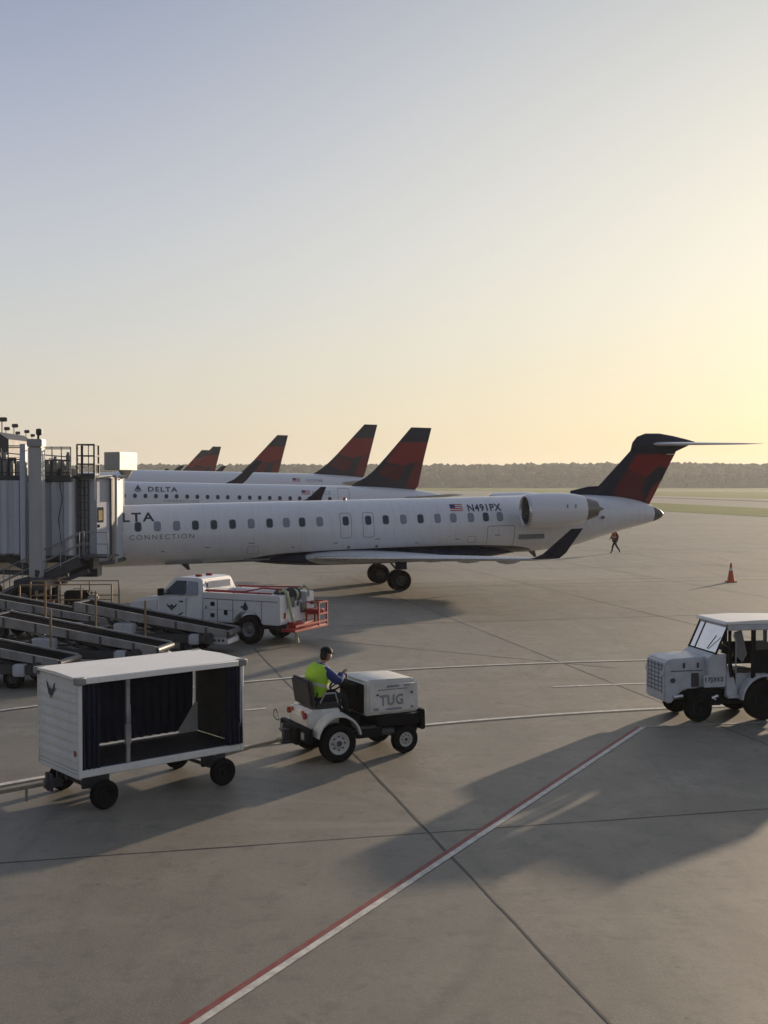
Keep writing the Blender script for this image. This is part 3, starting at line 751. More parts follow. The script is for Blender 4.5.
# bullet on top
bt = [lc2(*p) for p in ((633, 450), (635.5, 442), (640, 436.5), (648, 433.4), (662, 433.4), (675, 435.8), (688, 439), (697, 441.6))]
bb_ = [lc2(*p) for p in ((633, 451), (635.5, 452.5), (640, 453), (648, 453.4), (662, 453.5), (675, 453), (688, 447.0), (697, 442.4))]
rings = []
for (x, zt), (_, zb) in zip(bt, bb_):
    hw = max(.02, min(.23, .6 * (zt - zb) * .5)); zc = (zt + zb) / 2; rz = (zt - zb) / 2
    rings.append([(x, hw * math.sin(2 * math.pi * k / 20), zc + rz * math.cos(2 * math.pi * k / 20)) for k in range(20)])
b = MB(); b.loft(rings); b.build('tail_fairing', M['navy'], fin)
wsr = MB(); a_ = lc2(668, 454.3); c_ = lc2(676.5, 454.3); wsr.box(a_[0], c_[0], -.10, .10, a_[1] - .02, a_[1] + .02, .005); wsr.build('rudder_gap', M['plane_white'], fin)
# tailplane
zs = lc2(660, 443)[1]
for sg in (-1, 1):
    tpl = surf('tailplane', [((13.3, sg * .05, zs - .05), (15.35, sg * .05, zs - .05), .20), ((13.6, sg * .6, zs - .06), (15.45, sg * .6, zs - .06), .17), ((15.75, sg * 4.15, zs - .20), (16.65, sg * 4.15, zs - .20), .07), ((16.05, sg * 4.35, zs - .21), (16.85, sg * 4.35, zs - .21), .03)], (0, 0, 1), M['plane_white'], jet)
# landing gear
for sg, px_ in ((-1, 400), (1, 378)):
    lg = MB(); yy = sg * 2.0
    lg.cyl((-.1, yy * 1.02, 1.6), (0, yy, .5), .11, seg=14); lg.cyl((0, yy, .6), (0, yy, .46), .14, seg=14)
    lg.cyl((-.6, yy, 1.55), (-.02, yy, .85), .05); lg.bar((.05, yy - sg * 1.1, 1.5), (0, yy, .75), .08)
    lg.cyl((0, yy - .36, .47), (0, yy + .36, .47), .07)
    g = lg.build('main_gear', M['galv'], jet)
    dm = MB(); dm.box(-.25, .25, yy + sg * .42, yy + sg * .45, .98, 1.45, .01); dm.build('gear_door', M['navy'], g)
    for q in (-.27, .27): wheel(g, (0, yy + q, .475), .475, .30, hub='dark_steel', hubr=.45)
ng = MB(); ng.cyl((-17.3, 0, 1.6), (-17.3, 0, .55), .08); ng.cyl((-17.3, -.25, .58), (-17.3, .25, .58), .05)
g = ng.build('nose_gear', M['bridge_light'], jet)
for q in (-.2, .2): wheel(g, (-17.3, q, .60), .24, .16)

# --- other jets: wing-mounted engines ---
def jet_under(root, st, zc, ry, rz, wz, win_x, win_r, wings, winglet, engines, finpts, finlv, fmat, stab, gear, name='x', belly=None, winglet_mat='navy'):
    b = MB(); b.loft(fuselage_rings(st, 44, 5)); fus = b.build('fuselage', belly or M['plane_white'], root)
    body = Body(zc, ry, rz)
    for side in (-1, 1):
        for x in win_x: decal(body, 'window', rrect(win_r * 2, win_r * 2.4, win_r * .95, 3), M['win_dark'], fus, x, wz, side, .008, .2)
    for sg in (-1, 1):
        w = surf('wing', [((a[0], sg * a[1], a[2]), (b_[0], sg * b_[1], b_[2]), t) for a, b_, t in wings], (0, 0, 1), M['wing_grey'], root)
        surf('winglet', [((a[0], sg * a[1], a[2]), (b_[0], sg * b_[1], b_[2]), t) for a, b_, t in winglet], (0, 1, 0), M[winglet_mat], w)
        x, L, y, z, r = engines
        en = engine(w, x, L, sg * y, z, r, .8)
        py = MB(); py.box(x + .6, x + L + .6, sg * y - .1, sg * y + .1, z + r * .8, z + r * 1.5, .03); py.build('pylon', M['plane_white'], en)
        surf('tailplane', [((a[0], sg * a[1], a[2]), (b_[0], sg * b_[1], b_[2]), t) for a, b_, t in stab], (0, 0, 1), M['wing_grey'], root)
    f = fin_loft(finlv, fmat, root)
    gx, gy, gr = gear
    for sg in (-1, 1):
        m_ = MB(); m_.cyl((gx, sg * gy, 2.0), (gx, sg * gy, gr), .12); m_.cyl((gx, sg * gy - .4, gr), (gx, sg * gy + .4, gr), .07); g = m_.build('main_gear', M['bridge_light'], root)
        for q in (-.3, .3): wheel(g, (gx, sg * gy + q, gr), gr, .3)
    nx = st[0][0] + 3.2
    m_ = MB(); m_.cyl((nx, 0, 1.9), (nx, 0, .4), .09); g = m_.build('nose_gear', M['bridge_light'], root)
    for q in (-.22, .22): wheel(g, (nx, q, .36), .36, .2)
    return fus, body, f
# second jet
EO = (-7, 92); EP = -.0193
def LE_(px, py, y=0):
    s, z = local(px, py, EO, CY, y); return s, z - EP * s
def levels(LE, TE, z0, z1, th0, th1, n=9):
    out = []
    for i in range(n + 1):
        z = z0 + (z1 - z0) * i / n
        out.append((z, interp(LE, max(z, LE[0][1])), interp(TE, min(max(z, TE[0][1]), TE[-1][1])), th0 + (th1 - th0) * i / n))
    return out
def pe(*p): return [LE_(*q) for q in p]
jet2 = empty('jet_airliner', (EO[0], EO[1], 0), CY, -math.atan(EP), 'white jet with round windows and tall red tail fin directly behind the near jet', 'airplane', 'white jets with red and navy tails in a row at the gates')
st2 = [(-19.7, 2.75, 2.65, .04), (-19.4, 3.1, 2.3, .4), (-18.6, 3.7, 1.85, .85), (-17.5, 4.3, 1.55, 1.2), (-16.2, 4.62, 1.36, 1.43), (-15, 4.675, 1.33, 1.5), (3.5, 4.675, 1.33, 1.5), (6.5, 4.64, 1.75, 1.38), (9.65, 4.46, 2.6, .98), (11.2, 4.28, 3.2, .55), (12.1, 4.05, 3.75, .15)]
w0 = LE_(134, 495, -1.5)[0]
win2 = [LE_(p, 495, -1.5)[0] for p in (134.0, 144.5, 155, 165.5, 175.8, 186.4, 196.5, 206.8, 217, 227, 238.8, 249, 259, 269, 279.2, 289.5, 299, 309, 319.4, 329.2)] + [w0 - .82, w0 - 1.64]
finL = pe((345, 487), (360, 481), (372, 471), (386, 455), (409, 427.3)); finT = pe((412, 492), (416.5, 489), (422, 460), (429.5, 427.3))
fm2 = fin_mat('second jet fin paint', [(pe((397, 442), (429, 442), (424, 463), (410, 468), (384, 462)), (.20, .012, .017)), (pe((412, 462), (425, 460), (418, 488), (404, 489)), (.13, .012, .018)), (pe((384, 464), (410, 468), (396, 482), (376, 474)), (.085, .010, .018)), (pe((404, 464), (414, 462), (404, 486), (394, 486)), (.016, .016, .032))])
fus2, B2, f2 = jet_under(jet2, st2, 3.0, 1.5, 1.675, 3.60, win2, .145,
    [((-8.2, 1.0, 1.75), (-2.6, 1.0, 1.7), .65), ((-5.9, 4.5, 2.2), (-2.4, 4.5, 2.15), .4), ((-1.9, 12.3, 3.45), (-.6, 12.3, 3.43), .13)],
    [((-1.9, 12.3, 3.44), (-.62, 12.3, 3.44), .10), ((-1.35, 12.7, 3.75), (-.4, 12.7, 3.75), .08), ((-.55, 13.0, 4.55), (-.15, 13.0, 4.55), .04)],
    (-8.6, 3.3, 4.2, 1.35, .85), None, levels(finL, finT, 4.2, finL[-1][1], .45, .2), fm2,
    [((8.2, .5, 3.75), (11.0, .5, 3.72), .25), ((11.1, 5.0, 4.15), (12.3, 5.0, 4.13), .08)], (-4.2, 2.6, .5))
xD0 = LE_(147, 490, -1.3)[0]; xD1 = LE_(176.5, 490, -1.3)[0]; zD = LE_(160, 491.6, -1.3)[1]
dec_text(B2, 'airline_lettering', 'DELTA', .50, M['letter'], fus2, xD0, xD1, zD, bold=.012, spacing=1.2, lift=.01)
tri = bmesh.new()
for pts in (((0, .02), (.29, .14), (.29, .50)), ((.58, .02), (.29, .50), (.29, .14)), ((.04, -.03), (.54, -.03), (.29, .08))): tri.faces.new([tri.verts.new((a, b_, 0)) for a, b_ in pts])
decal(B2, 'airline_emblem', tri, M['letter'], fus2, LE_(133, 490, -1.3)[0], zD, lift=.01)
dec_text(B2, 'airline_lettering', 'CONNECTION', .26, M['letter_grey'], fus2, LE_(163, 500, -1.5)[0], LE_(198, 500, -1.5)[0], LE_(180, 502.2, -1.5)[1], spacing=1.3, lift=.01)
flag(B2, fus2, LE_(301, 492, -1.3)[0], LE_(303, 494.4, -1.3)[1], .7, .32)
dec_text(B2, 'registration', 'N613CZ', .36, M['letter_grey'], fus2, LE_(312, 492, -1.3)[0], LE_(330, 492, -1.3)[0], LE_(315, 494.4, -1.3)[1], lift=.01)
decal(B2, 'rear_door', rframe(.95, 1.1, .12, .03), M['line_grey'], fus2, LE_(343.5, 494, -1.5)[0], LE_(343, 495, -1.5)[1], -1, .008, .15)

# third jet (bigger), then copies further away
AO = (-15, 132); AP = -.02
def LA(px, py, y=0):
    s, z = local(px, py, AO, CY, y); return s, z - AP * s
def pa(*p): return [LA(*q) for q in p]
jet3 = empty('jet_airliner', (AO[0], AO[1], 0), CY, -math.atan(AP), 'white airliner third from the camera, red fin rising left of the nearest tall fin', 'airplane', 'white jets with red and navy tails in a row at the gates')
st3 = [(-18.3, 3.5, 3.4, .05), (-18.0, 4.0, 2.9, .5), (-17.0, 4.9, 2.3, 1.2), (-15.6, 5.7, 2.0, 1.75), (-14, 6.02, 1.92, 1.95), (-13, 6.05, 1.91, 1.975), (4.5, 6.05, 1.91, 1.975), (8.5, 6.0, 2.6, 1.75), (12, 5.8, 3.6, 1.15), (14.5, 5.5, 4.5, .5), (15.6, 5.25, 4.9, .12)]
win3 = [-13 + .53 * i for i in range(43) if i not in (20, 21)]
finL3 = pa((312, 474), (323, 467), (334, 456), (362.5, 424.3)); finT3 = pa((359, 482), (364, 474), (375.5, 424.3))
fm3 = fin_mat('airliner fin paint', [(pa((350, 438), (374, 438), (370, 455), (356, 460), (336, 454)), (.20, .012, .017)), (pa((358, 455), (371, 453), (365, 476), (354, 476)), (.13, .012, .018)), (pa((336, 456), (356, 461), (344, 472), (328, 466)), (.085, .010, .018)), (pa((352, 458), (360, 456), (354, 474), (346, 474)), (.016, .016, .032))])
wl3b = LA(236, 481, -17); wl3t = LA(262, 460, -17)
fus3, B3, f3 = jet_under(jet3, st3, 3.98, 1.975, 2.07, 4.55, win3, .13,
    [((-7.5, 1.2, 2.5), (-.6, 1.2, 2.45), .9), ((-5.6, 6.0, 3.1), (-1.2, 6.0, 3.05), .55), ((wl3b[0] - 1.3, 16.6, 4.6), (wl3b[0] + .5, 16.6, 4.58), .17)],
    [((wl3b[0] - 1.3, 16.6, 4.6), (wl3b[0] + .5, 16.6, 4.58), .15), ((wl3b[0] - .3, 17.0, 5.1), (wl3b[0] + 1.0, 17.0, 5.1), .1), ((wl3t[0] - .7, 17.2, 7.0), (wl3t[0] - .1, 17.2, 7.0), .05)],
    (-8.8, 4.2, 5.75, 1.7, 1.1), None, levels(finL3, finT3, 5.3, finL3[-1][1], .6, .25), fm3,
    [((9.6, .8, 5.0), (13.4, .8, 4.95), .35), ((13.3, 6.2, 5.6), (14.9, 6.2, 5.58), .1)], (-3.5, 3.8, .58))
flag(B3, fus3, LA(292, 480, -1.8)[0], LA(292, 481.6, -1.8)[1], .9, .4)
dec_text(B3, 'registration', 'N337NB', .42, M['letter_grey'], fus3, LA(306, 480, -1.8)[0], LA(322, 480, -1.8)[0], LA(306, 481.6, -1.8)[1], lift=.01)
for (px_, py_, Y), lb in (((286.5, 434.5, 165.5), 'white airliner fourth in the row, its lone red fin standing at mid distance'), ((220, 449, 217), 'far airliner whose small red fin overlaps the last one, standing to its right'), ((208.3, 452.6, 240), 'farthest airliner, only the tip of its small red fin showing leftmost')):
    o = copy_tree(jet3); w = P(px_, py_, Y); s = finT3[-1][0]
    o.location = (w[0] - s * math.cos(CY), w[1] - s * math.sin(CY), 0); o['label'] = lb

# ------------------------------------------------------------------ jet bridge
JB = (-13.2, 45.5, 0)
jb = empty('jet_bridge', JB, label='grey ribbed jet bridge with caged ladder and service stairs docked at the near jet', cat='jet bridge')
def corr(x0, x1, y, z0, z1, pitch, dep, thick=.06):
    n = max(1, round((x1 - x0) / pitch)); w = (x1 - x0) / n; pts = []
    for i in range(n):
        a = x0 + i * w
        pts += [(a, y), (a + w * .38, y), (a + w * .5, y - dep), (a + w * .88, y - dep)]
    pts += [(x1, y)]
    b = MB(JB); ring0 = [(p[0], p[1], z0) for p in pts]; ring1 = [(p[0], p[1], z1) for p in pts]
    back0 = [(x1, y + thick, z0), (x0, y + thick, z0)]; back1 = [(x1, y + thick, z1), (x0, y + thick, z1)]
    b.loft([ring0 + back0, ring1 + back1]); return b
xt0, xt1 = -24.0, P(74, 500, 46)[0]
t = corr(xt0, xt1, 45.6, 1.95, 4.86, .50, .13).build('tunnel', M['bridge'], jb, ang=20)
b = MB(JB); b.box(xt0, xt1, 45.67, 48.1, 1.80, 5.0, .02); b.build('tunnel_body', M['bridge_cab'], t)
b = MB(JB); b.box(xt0, xt1 + .05, 45.42, 45.68, 4.88, 5.04, .01); b.box(xt0, xt1 + .05, 45.42, 45.68, 1.78, 1.94, .01); b.box(xt0, xt1, 45.5, 48.2, 5.045, 5.12, .01)
b.build('tunnel_beam', M['dark_steel'], t)
b = MB(JB); x = P(9, 548, 45.4)[0]; b.box(x, x + .42, 45.22, 45.46, 2.2, 2.58, .01); b.build('junction_box', M['dark_steel'], t)
# nearer tunnel section on the far left, a bit larger
t2 = corr(-24, P(22, 500, 45.2)[0], 45.1, 2.05, 4.92, .50, .12).build('tunnel_sleeve', M['bridge'], jb, ang=20)
# lift column (pale) with box and lamp on top
cx0 = P(29, 500, 44.6)[0]; cx1 = P(42.5, 500, 44.6)[0]
b = MB(JB); b.box(cx0, cx1, 44.5, 45.0, 1.15, P(0, 447, 44.6)[2], .03); col = b.build('lift_column', M['bridge_light'], jb)
b = MB(JB); b.box(cx0 - .03, cx1 + .03, 44.44, 45.05, P(0, 446.8, 44.6)[2], P(0, 439, 44.6)[2], .03); b.build('column_cap', M['galv'], col)
b = MB(JB); x = P(38.5, 500, 44.7)[0]; z = P(0, 439, 44.7)[2]
b.cyl((x, 44.75, z), (x, 44.75, z + .22), .05); b.box(x - .06, x + .16, 44.6, 44.86, z + .14, z + .40, .03); b.build('floodlight', M['dark_steel'], col)
b = MB(JB); b.box(P(21.5, 500, 45)[0], P(27, 500, 45)[0], 44.8, 45.1, 1.7, P(0, 444, 45)[2], .02); b.build('lift_column', M['bridge'], jb)
# bogie with wheels
b = MB(JB); bx = P(27, 600, 43.6)[0]
b.box(bx - .45, bx + .75, 43.4, 46.6, .75, 1.15, .03); b.cyl((bx, 43.0, .45), (bx, 46.6, .45), .09); b.box(bx - .2, bx + .2, 43.9, 44.4, .45, 1.0, .02)
bg = b.build('wheel_bogie', M['dark_steel'], jb)
for yy in (43.15, 46.2): 
    w = wheel(bg, (bx - JB[0], yy - JB[1], .46), .46, .34, hub='rim_grey', name='bogie_wheel')
b = MB(JB); b.bar((bx + .2, 44.5, 1.3), (-15.4, 46, 2.0), .2, .25); b.bar((xt0, 46.6, 1.7), (xt1, 46.6, 1.7), .25, .2); b.bar((xt0, 45.9, 1.55), (cx0, 44.9, 1.3), .16, .18); b.build('drive_frame', M['dark_steel'], jb)
# cab
c0 = P(75, 500, 46.6)[0]; c1 = P(112.5, 500, 47.4)[0]; zt = P(0, 478.5, 47)[2]; zb = P(0, 561, 47)[2]
b = MB(JB); b.prism([(c0, 46.5), (c0 + .9, 46.5), (c1, 47.3), (c1, 49.3), (c0, 49.3)], zb, zt, 'z', .02); cab = b.build('cab', M['bridge_cab'], jb)
b = MB(JB); b.prism([(c0 - .05, 46.35), (c0 + .92, 46.35), (c1 + .1, 47.2), (c1 + .1, 49.4), (c0 - .05, 49.4)], zt, zt + .12, 'z', .02); b.build('cab_roof', M['galv'], cab)
b = MB(JB); b.prism([(c0 - .05, 46.35), (c0 + .92, 46.35), (c1 + .1, 47.2), (c1 + .1, 49.4), (c0 - .05, 49.4)], zb - .14, zb, 'z', .02); b.build('cab_floor', M['dark_steel'], cab)
# cab door on the angled face
A0 = Vector((c0 + .9, 46.5, 0)); A1 = Vector((c1, 47.3, 0)); ad = (A1 - A0).normalized(); an = Vector((ad.y, -ad.x, 0))
def cabpt(u, d, z): p = A0 + ad * u + an * d; return (p.x, p.y, z)
FL = (A1 - A0).length
# the lower panels of the face
def slab(u0, u1, d0, d1, z0, z1, bev=.008):
    b = MB(JB); Mx = Matrix(((ad.x, an.x, 0, A0.x), (ad.y, an.y, 0, A0.y), (0, 0, 1, 0), (0, 0, 0, 1)))
    t = bmesh.new(); bmesh.ops.create_cube(t, size=1)
    for v in t.verts: v.co = Vector((u0 if v.co.x < 0 else u1, d0 if v.co.y < 0 else d1, z0 if v.co.z < 0 else z1))
    bmesh.ops.bevel(t, geom=list(t.edges), offset=bev, segments=1, affect='EDGES'); b._add(t, Mx); return b
door = slab(-.05, FL - .22, .005, .05, zb + .08, P(0, 502, 47)[2]).build('service_door', M['bridge'], cab)
slab(-.02, .34, .052, .065, P(0, 522, 47)[2], P(0, 507, 47)[2]).build('door_window', M['win_dark'], door)
slab(.03, .29, .066, .07, P(0, 520, 47)[2], P(0, 510, 47)[2]).build('painted_window_glow', M['yellow'], door)  # amber glow of the interior put in as flat yellow colour
slab(-.02, .06, .055, .12, P(0, 527, 47)[2], P(0, 524, 47)[2]).build('handle', M['dark_metal'], door)
b = MB(JB)
for u in (0.0, .16, .32, .48):
    x = c0 + .08 + u; b.box(x, x + .05, 46.40, 46.5, zb + .3, zt - .05, .005)
b.build('cab_rib', M['dark_steel'], cab)
# canopy bellows: pleated hood reaching to the fuselage
b = MB(JB); rings = []
n = 12
for i in range(n + 1):
    t = i / n; x = c1 + .02 + (P(118.5, 500, 48.6)[0] - c1 - .10) * t ** .8; y = 47.15 + 1.35 * t; w = .05 if i % 2 else 0
    z0_ = zb - .05 + w; z1_ = zt + .05 - w
    rings.append([(x + w, y + w, z0_), (x + w, y + w, z1_), (x - .1, y + 2.0, z1_ + .05), (x - .1, y + 2.0, z0_)])
b.loft(rings); b.build('canopy', M['canvas'], cab)
b = MB(JB); x = P(115.5, 500, 47.1)[0]; b.cyl((x, 47.1, zb - .1), (x + .02, 47.1, zt + .12), .06); b.cyl((x - .1, 47.1, zt + .10), (x + .3, 47.4, zt + .06), .06)
b.build('canopy_post', M['bridge_light'], cab)
b = MB(JB); x = P(95, 500, 46.2)[0]; b.cyl((x, 46.2, P(0, 500, 46.2)[2]), (x, 46.2, P(0, 474, 46.2)[2]), .022, seg=8); b.build('white_pole', M['plane_white'], cab)
# cream cabinet held above the cab
x0 = P(103, 500, 48.5)[0]; x1 = P(121.5, 500, 48.5)[0]; x2 = P(137.5, 500, 50)[0]; z0_ = P(0, 470, 48.5)[2]; z1_ = P(0, 452, 48.5)[2]
b = MB(JB); b.prism([(x0, 48.7), (x1, 48.2), (x2, 50.0), (x1 - .25, 50.6)], z0_, z1_, 'z', .02); bx_ = b.build('rooftop_cabinet', M['beige_box'], jb)
b = MB(JB); b.cyl((x1 + .1, 48.9, zt), (x1 + .1, 48.9, z0_), .10, r2=.34, seg=12); b.build('cabinet_neck', M['beige_box'], bx_)
# roof walkway rails, caged ladder
def railing(b, x0, x1, y, z0, h, n, r=.022):
    for i in range(n + 1):
        x = x0 + (x1 - x0) * i / n; b.cyl((x, y, z0), (x, y, z0 + h), r, seg=6)
    for k in (1.0, .55, .12): b.cyl((x0, y, z0 + h * k), (x1, y, z0 + h * k), r, seg=6)
zr = 5.1; hr = P(0, 446, 45.8)[2] - zr
b = MB(JB); railing(b, P(43, 500, 45.7)[0], P(71, 500, 45.7)[0], 45.7, zr, hr - .05, 3); railing(b, P(43, 500, 47.9)[0], P(71, 500, 47.9)[0], 47.9, zr, hr - .05, 3)
railing(b, -20, P(21, 500, 45.7)[0], 45.7, zr, hr, 6); railing(b, -20, P(21, 500, 47.9)[0], 47.9, zr, hr, 6)
b.build('roof_railing', M['dark_steel'], jb)
for px0, px1, zz in ((45, 58, .62), (3, 19, .75), (60, 71, .3)):
    b = MB(JB); b.box(P(px0, 500, 46.5)[0], P(px1, 500, 46.5)[0], 46.2, 47.3, zr, zr + zz, .02); b.build('roof_equipment', M['dark_metal'], jb)
for k_, (pa_, pb_, y_, h_) in enumerate(((0, 22, 46.0, .95), (2, 20, 46.6, .55), (45, 70, 46.4, .85), (44, 66, 47.0, .45), (50, 64, 46.1, .7))):
    b = MB(JB); xa_ = P(pa_, 500, y_)[0]; xb_ = P(pb_, 500, y_)[0]
    b.tube([(xa_, y_, zr), (xa_, y_, zr + h_), (xb_, y_, zr + h_ * .9), (xb_, y_, zr)], .035, 6); b.build('conduit', M['galv'], jb)
for px_ in (5, 12, 18, 48, 55, 63, 68):
    b = MB(JB); x_ = P(px_, 500, 45.9)[0]; hh_ = .5 + .35 * ((px_ * 7) % 3) / 2; b.box(x_ - .06, x_ + .07, 45.85, 46.05, zr, zr + hh_, .01); b.cyl((x_, 45.95, zr + hh_), (x_, 45.95, zr + hh_ + .1), .06, seg=8); b.build('vent_box', M['loader'], jb)
for px_ in (10, 60):
    b = MB(JB); x_ = P(px_, 500, 45.4)[0]; b.tube([(x_, 45.38, 4.8), (x_ + .1, 45.36, 4.2), (x_ - .05, 45.36, 3.4), (x_ + .05, 45.36, 2.4), (x_, 45.38, 1.9)], .02, 6); b.build('cable', M['black'], jb)
b = MB(JB); l0 = P(77.5, 500, 46.2)[0]; l1 = P(94.5, 500, 46.2)[0]; zc0 = P(0, 474, 46.2)[2]; zc1 = P(0, 444.5, 46.2)[2]
for x in (l0, l1):
    for y in (46.2, 46.9): b.bar((x, y, zb + .2 if x == l0 else zc0 - .15), (x, y, zc1), .07)
for x in (l0 + (l1 - l0) / 3, l0 + 2 * (l1 - l0) / 3): b.bar((x, 46.2, zc0), (x, 46.2, zc1), .035)
for z in (zc1, zc1 - .45, zc0 + .4, zc0):
    b.bar((l0, 46.2, z), (l1, 46.2, z), .05); b.bar((l0, 46.9, z), (l1, 46.9, z), .05); b.bar((l0, 46.2, z), (l0, 46.9, z), .05); b.bar((l1, 46.2, z), (l1, 46.9, z), .05)
b.box(l0, l1, 46.15, 46.95, zc0 - .14, zc0 - .03, .01)
z = zb + .3
while z < zc0: b.bar((l0, 46.2, z), (l0 + .45, 46.2, z), .03); z += .3
b.build('ladder_cage', M['dark_steel'], jb)
# service stair
s0 = P(84, 557, 45.4); s1 = (-15.55, 45.4, .12)
st_ = MB(JB)
for y in (44.75, 45.4):
    st_.bar((s0[0], y, s0[2] - .08), (s1[0], y, s1[2] - .08), .05, .48)
nst = 9
for i in range(nst):
    t = (i + .5) / nst; x = s0[0] + (s1[0] - s0[0]) * t; z = s0[2] + (s1[2] - s0[2]) * t
    st_.box(x - .14, x + .14, 44.77, 45.38, z + .03, z + .07, .004)
stair = st_.build('service_stairs', M['dark_steel'], jb)
b = MB(JB); b.bar((s0[0] + .3, 44.95, s0[2] - .52), (s1[0] + .9, 44.95, .20), .30, .16); b.bar((s0[0] - 1.0, 45.1, s0[2] - .8), (s0[0] - 1.0, 45.1, .1), .12); b.bar((s0[0] - 2.2, 45.1, s0[2] - 1.3), (s0[0] - 2.2, 45.1, .05), .12); b.build('stair_brace', M['dark_steel'], stair)
b = MB(JB); b.bar((s0[0], 44.71, s0[2] + .12), (s1[0], 44.71, s1[2] + .12), .03, .05); b.build('stair_nosing', M['galv'], stair)
b = MB(JB); b.box(s0[0] - .1, s0[0] + 1.15, 44.8, 46.4, s0[2] - .02, s0[2] + .06, .01); b.box(s0[0] + .2, s0[0] + .35, 45.5, 46.4, s0[2] - .5, s0[2], .01); b.build('landing', M['dark_steel'], stair)
b = MB(JB)
for y in (44.72, 45.42):
    for i in range(6):
        t = i / 5; x = s0[0] + (s1[0] - s0[0]) * t; z = s0[2] + (s1[2] - s0[2]) * t
        b.cyl((x, y, z), (x, y, z + 1.0), .018, seg=6)
    for h in (.55, 1.0): b.cyl((s0[0], y, s0[2] + h), (s1[0], y, s1[2] + h), .02, seg=6)
    if y < 45:
        for h in (.55, 1.0): b.cyl((s0[0], y, s0[2] + h), (s0[0] + 1.1, y, s0[2] + h), .02, seg=6)
        b.cyl((s0[0] + 1.1, y, s0[2]), (s0[0] + 1.1, y, s0[2] + 1), .02, seg=6)
b.build('handrail', M['galv'], stair)
for x in (-17.5, -20.5):
    b = MB(JB); b.cyl((x, 47.0, 0), (x, 47.0, 1.8), .2); b.cyl((x, 47, 0), (x, 47, .06), .45); b.build('support_leg', M['dark_steel'], jb)
b = MB(JB); b.box(s0[0] - .9, s0[0] + .25, 46.5, 47.3, 1.02, 1.72, .02); b.build('equipment_box', M['dark_steel'], jb)

# small terminal roof edge and apron light masts far left
b = MB((-27, 70, 0)); pA = P(-30, 430, 70); pB = P(14, 440, 70)
b.prism([(pA[0], P(0, 428, 70)[2]), (P(0, 0, 70)[0], P(0, 433, 70)[2]), (pB[0], P(0, 440, 70)[2]), (pB[0], 0), (pA[0], 0)], 69, 74, 'y')
tb = b.build('terminal_building', M['dark_steel'])
# move origin to base
tag(tb, 'corner of a grey terminal roof behind the jet bridge at far left', 'building'); tb.location = (-27, 70, 0)
mast0 = None
for (px_, py_, Y) in ((2, 418, 80), (14, 424.5, 98), (26, 430.5, 118), (32, 434.5, 140), (6, 427.5, 108), (17, 432, 130)):
    p = P(px_, py_, Y)
    if mast0 is None:
        r = empty('apron_light', (0, 0, 0), label='x', cat='light mast', group='slim light masts far beyond the jet bridge roof')
        b = MB(); b.cyl((0, 0, 0), (0, 0, p[2]), .09, r2=.06, seg=8); b.build('mast', M['galv'], r)
        b = MB(); b.box(-.2, .5, -.2, .2, p[2] - .25, p[2] + .05, .06); b.build('lamp_head', M['dark_steel'], r); mast0 = r; h0 = p[2]; o = r
    else: o = copy_tree(mast0)
    o.location = (p[0], p[1], 0); o.scale = (.8, .8, p[2] / h0)
    o['label'] = 'slim light mast poking up behind the jet bridge at far left'

